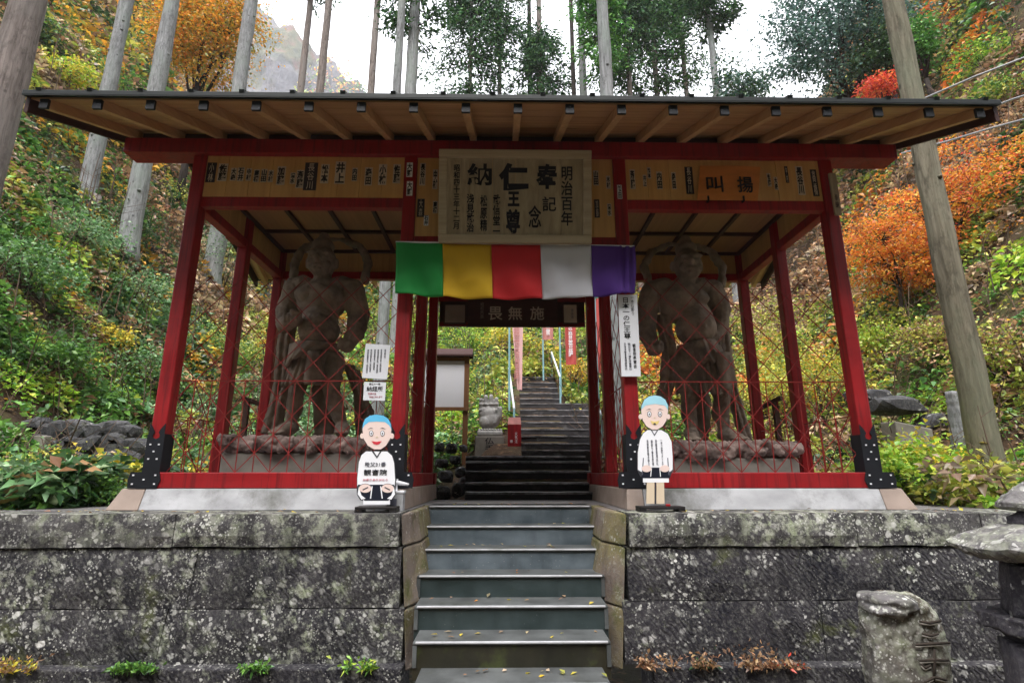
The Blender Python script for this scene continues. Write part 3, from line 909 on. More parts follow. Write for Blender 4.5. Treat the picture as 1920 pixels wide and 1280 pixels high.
cols = [('green', (0.006, 0.31, 0.05)), ('yellow', (0.74, 0.46, 0.006)), ('red', (0.62, 0.010, 0.014)), ('white', (0.66, 0.66, 0.72)), ('purple', (0.085, 0.018, 0.26))]
for k, (cn, cc) in enumerate(cols):
    nx, nz = 22, 20
    v, f = [], []
    for j in range(nz + 1):
        w = j / nz
        for i in range(nx + 1):
            u = i / nx
            gu = (k + u) / 5
            tx = bp[k][0] * (1 - u) + bp[k + 1][0] * u; ty = bp[k][1] * (1 - u) + bp[k + 1][1] * u
            bx = bp[k][2] * (1 - u) + bp[k + 1][2] * u; by = bp[k][3] * (1 - u) + bp[k + 1][3] * u
            px, py = tx * (1 - w) + bx * w, ty * (1 - w) + by * w
            sag = 2.5 * math.sin(math.pi * gu) * w
            q = W(px, py + sag, BY)
            fold = 0.017 * math.sin(gu * 43 + 1.1 * math.sin(gu * 9) - 2.2 * w) * (0.2 + 0.8 * w) * (0.5 + float(vnoise(gu * 6, w * 1.5, 2)))
            fold += 0.022 * math.sin((gu * 5 - w) * 5.5 + k * 1.7) * w + 0.016 * (float(vnoise(gu * 16 + w * 5, w * 4 - gu * 6, 7)) - 0.5)
            if gu > 0.93: fold += 0.05 * (gu - 0.93) / 0.07 * math.sin(w * 3) + 0.02 * math.sin(gu * 190)
            v.append((q[0], BY - 0.01 - fold, q[2]))
    for j in range(nz):
        for i in range(nx):
            a = j * (nx + 1) + i
            f.append((a, a + 1, a + nx + 2, a + nx + 1))
    o = MB().add(v, f).build('cloth_strip', cloth_mat(cn + '_cloth', cc), ban, smooth=True)
    o['label'] = cn + ' strip of the banner'
    md = o.modifiers.new('thick', 'SOLIDIFY'); md.thickness = 0.003
a_, b_ = W(742, 455, BY), W(1190, 463, BY)
MB().tube([(a_[0], BY, a_[2] + 0.008), (b_[0], BY, b_[2] + 0.008)], 0.009).build('hanging_cord', M['paper'], ban)

# big wooden plaque, leaning forward
yT, yB = -0.34, -0.14
c_tl, c_tr = W(822, 281, yT), W(1110, 284, yT); c_bl, c_br = W(824, 456, yB), W(1107, 457, yB)
pw = (np.linalg.norm(c_tr - c_tl) + np.linalg.norm(c_br - c_bl)) / 2
tc, bc = (c_tl + c_tr) / 2, (c_bl + c_br) / 2
up_ = (tc - bc); ph = float(np.linalg.norm(up_)); up_ = up_ / ph
ctr = (tc + bc) / 2
tilt = math.degrees(math.atan2(up_[2], -up_[1])) - 90     # lean towards the viewer
plq = thing('wooden_plaque', tuple(bc), 'large framed wooden plaque with black brush calligraphy over the gate opening', 'plaque')
rot3 = np.array(Matrix.Rotation(R(90 + (90 - (90 - tilt)) * 1), 3, 'X'))
ux = np.array([1.0, 0, 0]); nrm = np.cross(ux, up_)            # faces the viewer
def PL(u, v, d): return tuple(ctr + ux * u + up_ * v + nrm * d)
def plbox(u0, u1, v0, v1, d0, d1, nm, mt, bev=0.0):
    return MB().hexa([PL(u0, v0, d0), PL(u1, v0, d0), PL(u1, v0, d1), PL(u0, v0, d1)], [PL(u0, v1, d0), PL(u1, v1, d0), PL(u1, v1, d1), PL(u0, v1, d1)]).build(nm, mt, plq, bevel=bev)
hw, hh = pw / 2, ph / 2
fwid = 0.085
nb = 6
for k in range(nb):
    d = (pw - 2 * fwid + 0.02) / nb
    u0 = -hw + fwid - 0.01 + k * d
    plbox(u0 + 0.0015, u0 + d - 0.0015, -hh + fwid - 0.01, hh - fwid + 0.01, -0.03, 0.0, 'plaque_board', M['wood_grey'])
plbox(-hw, hw, hh - fwid, hh, -0.04, 0.035, 'frame_rail', M['wood_frame'], 0.008)
plbox(-hw, hw, -hh, -hh + fwid, -0.04, 0.035, 'frame_rail', M['wood_frame'], 0.008)
plbox(-hw, -hw + fwid, -hh + fwid + 0.001, hh - fwid - 0.001, -0.04, 0.033, 'frame_rail', M['wood_frame'], 0.008)
plbox(hw - fwid, hw, -hh + fwid + 0.001, hh - fwid - 0.001, -0.04, 0.033, 'frame_rail', M['wood_frame'], 0.008)
ang = math.degrees(math.atan2(up_[2], up_[1]))    # > 90 when it leans to the viewer
def plq_text(s, px, py, wpx, hpx, bold=0.02, mat=M['ink'], line=1.0):
    u = (px - 966) / 286 * pw; v = -(py - 369) / 176 * ph
    return text('lettering', s, 0.1, mat, plq, PL(u, v, 0.0035), wpx / 286 * pw, hpx / 176 * ph, bold, 0.003, rx=ang, line=line)
plq_text('納', 899, 327, 46, 42, 0.018); plq_text('仁', 963, 331, 56, 52, 0.034); plq_text('奉', 1026, 330, 42, 48, 0.03)
plq_text('王', 963, 373, 22, 28, 0.03); plq_text('尊', 962, 415, 26, 46, 0.024)
plq_text('明\n治\n百\n年', 1063, 367, 22, 112, 0.010); plq_text('記', 1030, 382, 26, 28, 0.008); plq_text('念', 1003, 406, 24, 42, 0.010)
plq_text('武\n信\n堂\n一', 931, 400, 14, 70, 0.012); plq_text('松\n原\n精', 907, 400, 13, 68, 0.010)
plq_text('浅\n見\n武\n治', 882, 400, 14, 72, 0.012); plq_text('昭\n和\n四\n十\n三\n年\n十\n二\n月', 856, 370, 12, 122, 0.010, M['ink_grey'] if False else M['ink'])

# paper slips pasted on the panels (they are part of the gate)
SURN = ['小林', '佐藤', '長谷川', '大森', '石井', '中村', '高橋', '山田', '木村', '加藤', '清水', '斎藤', '松本', '井上', '内田', '森田']
def slip(px0, py0, px1, py1, kind, s, y=PY - 0.0165):
    (x0, z1), (x1, z0) = wx(px0, py0, y), wx(px1, py1, y)
    x0, x1 = min(x0, x1), max(x0, x1)
    mt = {'d': M['slip_dark'], 'p': M['slip_paper'], 'w': M['paper']}[kind]
    o = MB().box(x0, x1, y - 0.0015, y + 0.0005, z0, z1).build('paper_slip', mt, gate)
    cx, cz, w, h = (x0 + x1) / 2, (z0 + z1) / 2, (x1 - x0) * 0.84, (z1 - z0) * 0.92
    text('lettering', '\n'.join(s), 0.1, M['ink'] if kind != 'd' else M['slip_paper'], o, (cx, y - 0.0025, cz), w if kind != 'd' else w * 0.62, h, 0.022 if kind != 'd' else 0.002, 0.0015)
row = [(390, 305, 402, 342, 'd', 0), (411, 307, 424, 340, 'p', 1), (434, 315, 442, 339, 'p', 3), (447, 314, 456, 340, 'p', 4), (463, 316, 470, 339, 'p', 5), (477, 318, 485, 342, 'p', 6),
       (491, 317, 499, 342, 'p', 7), (504, 319, 511, 342, 'p', 8), (521, 312, 533, 347, 'p', 9), (545, 324, 553, 345, 'p', 10), (557, 319, 568, 353, 'p', 11), (573, 305, 592, 357, 'd', 2),
       (603, 308, 615, 344, 'p', 12), (630, 303, 646, 345, 'p', 13), (661, 315, 669, 340, 'p', 14), (685, 314, 697, 348, 'p', 15), (711, 308, 724, 347, 'p', 0), (738, 308, 750, 344, 'p', 1),
       (788, 306, 797, 348, 'p', 2), (783, 373, 795, 407, 'd', 3), (795, 404, 803, 423, 'w', 4), (812, 318, 820, 355, 'p', 5), (812, 377, 820, 400, 'p', 6),
       (1112, 320, 1123, 348, 'p', 7), (1136, 330, 1145, 354, 'p', 8), (1114, 374, 1125, 408, 'd', 9), (1138, 382, 1147, 405, 'p', 10),
       (1180, 318, 1192, 355, 'p', 11), (1213, 314, 1221, 335, 'p', 12), (1205, 328, 1213, 350, 'p', 13), (1230, 322, 1243, 355, 'p', 14), (1258, 323, 1269, 355, 'p', 15), (1283, 313, 1302, 364, 'd', 2),
       (1437, 325, 1447, 350, 'p', 1), (1450, 332, 1460, 356, 'p', 3), (1470, 312, 1480, 343, 'd', 5), (1490, 312, 1511, 366, 'p', 2), (1518, 318, 1537, 368, 'd', 6)]
for r_ in row: slip(*r_[:5], SURN[r_[5]])
for a in ((763, 305, 773, 332), (763, 340, 773, 367)): slip(*a, 'w', '大野', y=-0.0045)
slip(1157, 347, 1167, 373, 'w', '飯田', y=-0.0045)

# orange board and small post tag, right bay
y_ = 0.005
ob = thing('orange_board', tuple(W(1366, 376, y_)), 'orange board with two brushed characters leaning on the beam of the right bay', 'sign')
q = [W(1312, 312, y_ + 0.02), W(1425, 314, y_ + 0.02), W(1420, 377, y_), W(1307, 376, y_)]
nx = 14
v, f = [], []
for j in (0, 1):
    for side in (0, 1):
        for i in range(nx + 1):
            u = i / nx
            p = (q[0] * (1 - u) + q[1] * u) if j else (q[3] * (1 - u) + q[2] * u)
            v.append((p[0], p[1] - side * 0.012 - 0.012 * math.sin(u * math.pi), p[2]))
m_ = nx + 1
for i in range(nx):
    f += [(m_ + i, m_ + i + 1, 3 * m_ + i + 1, 3 * m_ + i), (i + 1, i, 2 * m_ + i, 2 * m_ + i + 1), (i, i + 1, m_ + i + 1, m_ + i), (2 * m_ + i + 1, 2 * m_ + i, 3 * m_ + i, 3 * m_ + i + 1)]
f += [(0, m_, 3 * m_, 2 * m_), (nx, 2 * m_ + nx, 3 * m_ + nx, m_ + nx)]
MB().add(v, f).build('board', M['orange_paper'], ob)
for s, px, py, ww, hh_ in (('叫', 1340, 345, 32, 34), ('揚', 1397, 346, 30, 34)):
    (xa, za) = wx(px, py, y_ - 0.02)
    text('lettering', s, 0.1, M['ink'], ob, (xa, y_ - 0.021, za), ww * 0.0056, hh_ * 0.0056, 0.003, 0.012)
for px in (1327, 1393):
    p = W(px, 374, -0.0)
    MB().box(p[0] - 0.008, p[0] + 0.008, -0.028, 0.024, p[2] - 0.03, p[2] + 0.03).build('clip', M['black_metal'], ob)
y_ = -0.012
tg = thing('wooden_tag', tuple(W(1562, 405, y_)), 'pale weathered board fixed high on the right corner post', 'sign')
(x0, z1), (x1, z0) = wx(1549, 326, y_), wx(1574, 404, y_)
MB().box(x0 + 0.02, x1 + 0.02, y_ - 0.02, y_ + 0.006, z0, z1).build('board', M['wood_grey'], tg, bevel=0.004)
text('lettering', '奉\n納', 0.1, M['wood_dark'], tg, ((x0 + x1) / 2 + 0.02, y_ - 0.021, z0 + 0.16), 0.035, 0.16, 0.0, 0.003)

# tall white sign on the right inner post
y_ = -0.03
vs = thing('vertical_sign', tuple(W(1180, 706, y_)), 'tall narrow white sign with black vertical writing on the right inner post', 'sign')
A = [W(1158, 553, y_), W(1194, 553, y_), W(1201, 706, y_), W(1165, 706, y_)]
mb = MB()
mb.hexa([(A[3][0], y_ - 0.012, A[3][2]), (A[2][0], y_ - 0.012, A[2][2]), (A[2][0], y_, A[2][2]), (A[3][0], y_, A[3][2])],
        [(A[0][0], y_ - 0.012, A[0][2]), (A[1][0], y_ - 0.012, A[1][2]), (A[1][0], y_, A[1][2]), (A[0][0], y_, A[0][2])])
mb.build('board', M['paper'], vs, bevel=0.002)
sc_ = 0.0053
def vtext(s, px, py, w, h, bold=0.006, mat=M['ink'], par=vs, y=y_ - 0.0135, sc=sc_):
    (xa, za) = wx(px, py, y)
    return text('lettering', '\n'.join(s), 0.1, mat, par, (xa, y, za), w * sc, h * sc, bold, 0.002)
vtext('日本一の仁王尊', 1174.5, 596, 13, 82, 0.007)
vtext('一本石彫り', 1186, 574, 6, 36, 0.002, M['ink_grey']); vtext('観音院奉賛会', 1190, 667, 6, 47, 0.003); vtext('秩父三十一番札所鷲窟山', 1181, 668, 5, 52, 0.002, M['ink_grey']); vtext('日本百観音霊場御案内', 1172.5, 668, 5, 52, 0.002, M['ink_grey'])

# papers in the left lattice
y_ = 0.045
def sheet(px, pyt, label, name='notice_paper'):
    t = thing(name, tuple(W((px[2][0] + px[3][0]) / 2, px[2][1], y_)), label, 'notice')
    P_ = [W(a, b, y_) for a, b in px]
    mb = MB().hexa([(P_[3][0], y_ - 0.006, P_[3][2]), (P_[2][0], y_ - 0.006, P_[2][2]), (P_[2][0], y_, P_[2][2]), (P_[3][0], y_, P_[3][2])],
                   [(P_[0][0], y_ - 0.006, P_[0][2]), (P_[1][0], y_ - 0.006, P_[1][2]), (P_[1][0], y_, P_[1][2]), (P_[0][0], y_, P_[0][2])])
    mb.build('sheet', M['paper'], t)
    return t
n1 = sheet([(686, 644), (732, 647), (726, 711), (679, 708)], 0, 'larger white notice with vertical text tied to the left lattice')
for k, (px, h) in enumerate(((722, 18), (714, 44), (708, 46), (702, 40), (695, 44), (689, 46))):
    vtext('奉納者御芳名一覧記帳所' if h > 20 else '御案内', px, 654 + h / 2, 3.2, h, 0.0, M['ink_grey'], n1, y_ - 0.0075)
n2 = sheet([(683, 716), (724, 717), (722, 751), (681, 750)], 0, 'smaller white notice with bold black heading and red lines below the larger notice')
(xa, za) = wx(703, 729, y_)
text('lettering', '納経所', 0.1, M['ink'], n2, (xa, y_ - 0.0075, za), 0.16, 0.052, 0.008, 0.002)
(xa, za) = wx(703, 720, y_); text('lettering', '第三十一番', 0.1, M['ink'], n2, (xa, y_ - 0.0075, za), 0.11, 0.020, 0.002, 0.002)
(xa, za) = wx(698, 738, y_); text('lettering', '本堂の左', 0.1, M['ink_red'], n2, (xa, y_ - 0.0075, za), 0.08, 0.02, 0.0, 0.002)
(xa, za) = wx(705, 744, y_); text('lettering', '本堂にあります', 0.1, M['ink_red'], n2, (xa, y_ - 0.0075, za), 0.13, 0.02, 0.0, 0.002)

# dark sign board over the rear opening with two framed papers
y_ = 2.17
rb = thing('sign_board', tuple(W(968, 612, y_)), 'dark brown board with three pale characters over the rear opening', 'sign')
(x0, z1), (x1, z0) = wx(878, 566, y_), wx(1046, 610, y_)
MB().box(x0, x1, y_ - 0.02, y_ + 0.02, z0, z1 + 0.05).build('board', M['wood_dark'], rb, bevel=0.004)
for xa, xb, za, zb in ((x0 - 0.02, x1 + 0.02, z0 - 0.025, z0 - 0.001),):
    MB().box(xa, xb, y_ - 0.032, y_ + 0.03, za, zb).build('frame_rail', M['wood_dark'], rb, bevel=0.003)
for s, px in (('畏', 929), ('無', 966), ('施', 1007)):
    (xa, za) = wx(px, 588, y_); text('lettering', s, 0.1, M['slip_paper'], rb, (xa, y_ - 0.0225, za), 0.20, 0.20, 0.004, 0.004)
(xa, za) = wx(904, 583, y_); text('lettering', '昭\n和\n丙\n辰', 0.1, M['plinth_corner'], rb, (xa, y_ - 0.0225, za), 0.05, 0.24, 0.0, 0.004)
for px0, px1, lab in ((833, 874, 'grey framed paper left of the dark sign board'), (1054, 1084, 'pale framed paper right of the dark sign board')):
    (x0, z1), (x1, z0) = wx(px0, 570, y_), wx(px1, 608, y_)
    t = thing('framed_paper', (float((x0 + x1) / 2), y_, float(z0)), lab, 'notice')
    MB().box(x0, x1, y_ - 0.02, y_ + 0.0, z0, z1).build('frame', M['wood_dark'], t, bevel=0.004)
    o = MB().box(x0 + 0.02, x1 - 0.02, y_ - 0.024, y_ - 0.0205, z0 + 0.02, z1 - 0.02).build('sheet', M['plinth_corner'] if px0 < 900 else M['slip_paper'], t)
    if px0 > 900:
        text('lettering', '御\n詠\n歌', 0.1, M['ink_grey'], o, ((x0 + x1) / 2 + 0.03, y_ - 0.0255, (z0 + z1) / 2), 0.035, 0.15, 0.0, 0.002)
MB().box(-1.06, 1.06, 2.235, 2.29, 2.40, 2.46).build('rear_rail', M['red_dark'], gate, bevel=0.005)
MB().box(-1.06, 1.06, 2.255, 2.275, 2.462, 2.779).build('rear_board', M['wood_dark'], gate)

# ------------------------------------------------------------------ the two guardian statues
def ell(mb, c, r, sub=3, rotm=None):
    bm = bmesh.new(); bmesh.ops.create_icosphere(bm, subdivisions=sub, radius=1.0)
    out = []
    for v in bm.verts:
        p = Vector((v.co.x * r[0], v.co.y * r[1], v.co.z * r[2]))
        if rotm: p = rotm @ p
        out.append((c[0] + p.x, c[1] + p.y, c[2] + p.z))
    fs = [tuple(v.index for v in f.verts) for f in bm.faces]; bm.free()
    mb.add(out, fs)
def limb(mb, pts, rad, n=12):
    mb.tube(pts, rad, n)
    for p, r in zip(pts, rad): ell(mb, p, (r, r, r), 2)

def melt(name, mb, mat, parent, voxel=0.02, smooth=4, disp=0.012, dscale=0.09):
    o = mb.build(name, mat, parent)
    r = o.modifiers.new('remesh', 'REMESH'); r.mode = 'VOXEL'; r.voxel_size = voxel; r.use_smooth_shade = True
    s = o.modifiers.new('smooth', 'SMOOTH'); s.iterations = max(1, smooth); s.factor = 0.5 if smooth else 0.2
    dg = bpy.context.evaluated_depsgraph_get()
    me = bpy.data.meshes.new_from_object(o.evaluated_get(dg))
    o.modifiers.clear()
    n = len(me.vertices)
    co = np.zeros(n * 3); me.vertices.foreach_get('co', co); co = co.reshape(-1, 3)
    no = np.zeros(n * 3); me.vertices.foreach_get('normal', no); no = no.reshape(-1, 3)
    k = 1 / dscale
    a = vnoise(co[:, 0] * k + co[:, 1] * k * 0.7, co[:, 2] * k + co[:, 1] * k * 0.5, 4) - 0.5
    a = a + 0.6 * (vnoise(co[:, 0] * k * 2.7 - co[:, 1] * k, co[:, 2] * k * 2.3 + co[:, 1] * k, 9) - 0.5)
    co += no * (a * disp)[:, None]
    me.vertices.foreach_set('co', co.ravel()); me.update(); me.shade_smooth()
    old = o.data; o.data = me; bpy.data.meshes.remove(old); me.name = name
    me.materials.clear(); me.materials.append(mat)
    return o

SY = 1.15
K = 0.0067
def sp(px, py, dy=0.0): q = W(px, py, SY); return (float(q[0]), SY + dy, float(q[2]))

def statue(label, J):
    base = sp(J['cx'], J['floor'])
    st = thing('guardian_statue', base, label, 'statue')
    b = MB()
    hx, hy = J['head']
    ell(b, sp(hx, hy, -0.06), (26 * K, 27 * K, 32 * K)); ell(b, sp(hx, hy + 16, -0.14), (18 * K, 16 * K, 15 * K))
    ell(b, sp(hx, hy - 32, 0.0), (21 * K, 20 * K, 18 * K)); ell(b, sp(hx, hy - 48, 0.02), (11 * K, 11 * K, 13 * K))
    ell(b, sp(hx, hy + 2, -0.24), (5.5 * K, 7 * K, 9 * K), 2)                                   # nose
    for s in (-1, 1):
        ell(b, sp(hx + s * 11, hy - 9, -0.205), (10 * K, 5 * K, 3.6 * K), 2)                    # brow
        ell(b, sp(hx + s * 10, hy - 1, -0.205), (5 * K, 4 * K, 3.5 * K), 2)                     # eye
        ell(b, sp(hx + s * 27, hy + 2, -0.03), (4 * K, 7 * K, 11 * K), 2)                       # ear
        ell(b, sp(hx + s * 14, hy + 10, -0.17), (8 * K, 7 * K, 7 * K), 2)                       # cheek
    ell(b, sp(hx, hy + 15, -0.235), (10 * K, 4 * K, 3.4 * K), 2); ell(b, sp(hx, hy + 22, -0.235), (9 * K, 4 * K, 3 * K), 2)
    cx, cy = J['chest']
    limb(b, [sp(hx, hy + 28, -0.02), sp(cx, cy - 32, 0)], [17 * K, 22 * K])
    ell(b, sp(cx, cy - 4, 0.0), (46 * K, 34 * K, 42 * K))
    for s in (-1, 1):
        ell(b, sp(cx + s * 20, cy - 8, -0.14), (24 * K, 13 * K, 17 * K))
        ell(b, sp(cx + s * 36, cy - 34, 0.02), (24 * K, 22 * K, 18 * K))
    bx, by = J['belly']
    ell(b, sp(bx, by, -0.08), (36 * K, 38 * K, 34 * K)); ell(b, sp(bx, by - 20, -0.05), (33 * K, 32 * K, 26 * K)); ell(b, sp(bx, by + 8, -0.385), (5 * K, 3 * K, 5 * K), 2)
    gx, gy = J['hips']
    ell(b, sp(gx, gy, 0.0), (38 * K, 32 * K, 28 * K))
    for arm in J['arms']:
        pts = [sp(*p) for p in arm['pts']]
        limb(b, pts, [r * K for r in arm['r']])
        h = arm['pts'][-1]
        ell(b, sp(h[0], h[1], h[2]), (15 * K, 15 * K, 13 * K))
        for i in range(4):                                     # closed fingers and thumb
            a = sp(h[0] - 10 + i * 6.5, h[1] - 3, h[2] - 0.085); c = sp(h[0] - 10 + i * 6.5, h[1] + 8 - abs(i - 1.3) * 1.0, h[2] - 0.095)
            limb(b, [a, c], [3.6 * K, 3.2 * K], 8)
        limb(b, [sp(h[0] + arm['th'] * 13, h[1] - 8, h[2] - 0.03), sp(h[0] + arm['th'] * 4, h[1] - 9, h[2] - 0.115)], [4.4 * K, 3.6 * K], 8)
    for leg in J['legs']:
        pts = [sp(*p) for p in leg]
        limb(b, pts, [r * K for r in (24, 19, 14, 15, 9.5)][:len(pts)])
        a = leg[-1]
        s = 1 if a[0] > J['cx'] else -1
        limb(b, [sp(a[0], a[1] + 8, a[2] + 0.02), sp(a[0] + s * 7, a[1] + 16, a[2] - 0.13), sp(a[0] + s * 10, a[1] + 19, a[2] - 0.22)], [13 * K, 12 * K, 10 * K])
        for i in range(5):
            limb(b, [sp(a[0] + s * 10 + (i - 2) * 4.4, a[1] + 19, a[2] - 0.22), sp(a[0] + s * 12 + (i - 2) * 5.2, a[1] + 21, a[2] - 0.29)], [3.4 * K, 2.8 * K], 8)
    melt('body', b, M['statue'], st, 0.0125, 1, 0.016, 0.07)
    # scarf ring behind the head
    pts = [sp(*p) for p in J['ring']]
    t = MB().tube(pts, [K * r for r in J['ring_r']], 10)
    melt('scarf', t, M['statue'], st, 0.02, 3, 0.03, 0.10)
    # pleated skirt
    def pleat(name, top, bot, n, amp, dy=-0.05, deep=0.24, seed=0):
        v, f = [], []
        nz = 9
        nn = n * 6
        for j in range(nz + 1):
            w = j / nz
            for i in range(nn + 1):
                u = i / nn
                px = (top[0] * (1 - u) + top[2] * u) * (1 - w) + (bot[0] * (1 - u) + bot[2] * u) * w
                py = (top[1] * (1 - u) + top[3] * u) * (1 - w) + (bot[1] * (1 - u) + bot[3] * u) * w
                p = sp(px, py + 3 * math.sin(u * n * 6.28 + seed) * w)
                fold = math.sin(u * n * 6.28 + seed + 1.3 * math.sin(w * 2.1)) * amp * (0.35 + 0.65 * w) + (float(vnoise(u * n * 1.5, w * 3, seed)) - 0.5) * amp
                y = SY + dy - deep * math.sin(math.pi * u) * (0.8 + 0.25 * w) - fold
                v.append((p[0], y, p[2]))
        for j in range(nz):
            for i in range(nn):
                a = j * (nn + 1) + i
                f.append((a, a + nn + 1, a + nn + 2, a + 1))
        o = MB().add(v, f).build(name, M['statue'], st, smooth=True)
        md = o.modifiers.new('thick', 'SOLIDIFY'); md.thickness = 0.035
        return o
    for i, s in enumerate(J['skirts']):
        pleat('skirt', *s, seed=i * 2.1 + 1)
    for i, s in enumerate(J['drapes']):
        pts = [sp(*p) for p in s['pts']]
        mb = MB()
        nfold = s.get('n', 3)
        for q in range(nfold):
            o_ = (q - (nfold - 1) / 2)
            mb.tube([(p[0] + o_ * s['w'][k2] * K, p[1] - 0.05 * (q % 2), p[2]) for k2, p in enumerate(pts)], [s['w'][k2] * K * 0.72 for k2 in range(len(pts))], 9)
        melt('drapery', mb, M['statue'], st, 0.013, 0, 0.014, 0.06)
    # support carved behind the legs
    c_ = J['cx']
    mb = MB(); limb(mb, [sp(c_, J['floor'] + 5, 0.22), sp(c_, gy + 10, 0.18)], [20 * K, 22 * K])
    melt('support', mb, M['statue'], st, 0.03, 4, 0.05)
    # rough rock underfoot
    rk = MB()
    x0, x1 = J['rocks']
    rr = random.Random(int(x0))
    nrk = 11
    for i in range(nrk):
        p = W(x0 + (x1 - x0) * (i + 0.5) / nrk, J['floor'] + 19 + rr.uniform(-4, 4), 0.66)
        rk.rock((p[0] + rr.uniform(-0.04, 0.04), 0.66 + rr.uniform(-0.03, 0.08), p[2] - 0.05 + rr.uniform(-0.03, 0.02)), (0.09 + rr.uniform(0, 0.08), 0.13, 0.06 + rr.uniform(0, 0.05)), rr.randint(0, 999), 3, 0.5)
    p0, p1 = W(x0, J['floor'] + 18, 0.7), W(x1, J['floor'] + 18, 0.7)
    rk.box(p0[0], p1[0], 0.72, 1.75, p0[2] - 0.14, p0[2] + 0.03)
    melt('rock_base', rk, M['statue_rock'], st, 0.016, 0, 0.055, 0.05)
    # stone plinth under it
    pl = thing('statue_plinth', ((p0[0] + p1[0]) / 2, 0.7, ZS0), 'low concrete plinth under the %s guardian statue' % ('left' if c_ < 900 else 'right'), 'plinth')
    MB().box(p0[0] + 0.06, p1[0] - 0.06, 0.64, 1.75, ZS0 + 0.001, p0[2] - 0.142).build('plinth_block', M['concrete'], pl, bevel=0.02)
    return st

JL = dict(cx=598, floor=806, head=(606, 494), chest=(604, 568), belly=(602, 622), hips=(594, 664),
    arms=[dict(pts=[(552, 540, 0.02), (537, 585, 0.0), (540, 612, -0.10), (570, 613, -0.34)], r=[21, 19, 16, 11], th=1),
          dict(pts=[(660, 542, 0.02), (672, 590, 0.04), (668, 625, -0.02), (655, 652, -0.12)], r=[22, 21, 17, 12], th=-1)],
    legs=[[(572, 678, 0.0), (564, 712, -0.06), (560, 738, -0.08), (552, 765, 0.0), (546, 793, 0.0)], [(622, 678, 0.0), (626, 712, -0.10), (628, 738, -0.12), (632, 768, -0.02), (642, 793, -0.02)]],
    ring=[(546, 528, 0.06), (543, 490, 0.14), (556, 455, 0.2), (590, 436, 0.24), (630, 434, 0.24), (668, 450, 0.2), (686, 484, 0.14), (680, 528, 0.06)], ring_r=[8, 9, 8, 6, 6, 8, 9, 8],
    skirts=[((546, 662, 655, 668), (530, 722, 612, 724), 5, 0.030), ((590, 655, 655, 664), (592, 722, 640, 718), 3, 0.026), ((548, 648, 650, 655), (536, 690, 655, 688), 6, 0.022, 0, 0.30)][:3] if False else
           [((552, 660, 642, 664), (530, 724, 636, 726), 7, 0.030, -0.02, 0.27), ((545, 646, 652, 650), (538, 690, 604, 676), 5, 0.022, -0.05, 0.29), ((592, 668, 616, 668), (586, 728, 622, 722), 1, 0.02, -0.30, 0.03)],
    drapes=[dict(pts=[(540, 570, 0.1), (528, 640, 0.12), (520, 720, 0.14), (502, 812, 0.1)], w=[6, 6, 6, 7], n=5), dict(pts=[(660, 690, 0.12), (668, 730, 0.14), (684, 770, 0.14), (676, 812, 0.1)], w=[6, 6, 7, 7]),
            dict(pts=[(648, 680, 0.14), (668, 735, 0.16), (672, 812, 0.18)], w=[6, 7, 7])],
    rocks=(412, 690))
JR = dict(cx=1320, floor=816, head=(1286, 500), chest=(1278, 572), belly=(1300, 618), hips=(1304, 668),
    arms=[dict(pts=[(1224, 545, 0.02), (1212, 590, 0.02), (1212, 628, -0.04), (1222, 658, -0.12)], r=[22, 21, 17, 12], th=1),
          dict(pts=[(1336, 542, 0.02), (1352, 580, 0.0), (1350, 612, 0.02), (1338, 640, -0.04)], r=[21, 19, 16, 11], th=-1)],
    legs=[[(1284, 684, 0.0), (1284, 722, -0.08), (1286, 745, -0.10), (1290, 775, -0.02), (1296, 805, -0.02)], [(1332, 684, 0.0), (1340, 722, -0.10), (1346, 748, -0.12), (1350, 778, -0.02), (1358, 805, -0.02)]],
    ring=[(1222, 535, 0.06), (1212, 495, 0.14), (1228, 462, 0.2), (1262, 444, 0.24), (1305, 444, 0.24), (1342, 458, 0.2), (1362, 492, 0.14), (1356, 535, 0.06)], ring_r=[8, 9, 8, 6, 6, 8, 9, 8],
    skirts=[((1268, 656, 1350, 654), (1268, 738, 1376, 748), 8, 0.034, -0.02, 0.27), ((1266, 650, 1346, 640), (1280, 684, 1366, 692), 6, 0.024, -0.05, 0.28), ((1322, 672, 1350, 670), (1332, 740, 1362, 734), 1, 0.02, -0.32, 0.03)],
    drapes=[dict(pts=[(1352, 555, 0.06), (1358, 630, 0.08), (1376, 720, 0.1), (1406, 826, 0.08)], w=[6, 6, 4.5, 4.5], n=5), dict(pts=[(1240, 590, 0.0), (1254, 660, 0.0), (1252, 720, 0.06), (1232, 800, 0.1)], w=[6, 6, 6, 7], n=4)],
    rocks=(1240, 1500))
statue('brown stone guardian statue behind the left lattice, its bent arm across the belly', JL)
statue('brown stone guardian statue behind the right lattice, one fist lowered at its side', JR)

# ------------------------------------------------------------------ two cut-out boys on stands
M['kid_skin'] = simple('cutout_skin', (0.80, 0.63, 0.58), 0.4, 0.03, 3, bs=0)
M['kid_blue'] = simple('cutout_blue', (0.13, 0.50, 0.78), 0.4, 0.08, 3, bs=0)
M['kid_pale'] = simple('cutout_pale_blue', (0.36, 0.66, 0.78), 0.4, 0.08, 3, bs=0)
M['kid_white'] = simple('cutout_white', (0.84, 0.84, 0.88), 0.4, 0.02, 3, bs=0)
M['kid_line'] = simple('cutout_outline', (0.05, 0.05, 0.06), 0.45, 0.1, 3, bs=0)
M['kid_navy'] = simple('cutout_navy', (0.012, 0.014, 0.025), 0.45, 0.1, 3, bs=0)
M['kid_leg'] = simple('cutout_leg', (0.66, 0.54, 0.40), 0.45, 0.05, 3, bs=0)
M['kid_mouth'] = simple('cutout_mouth', (0.62, 0.05, 0.07), 0.4, 0.05, 3, bs=0)
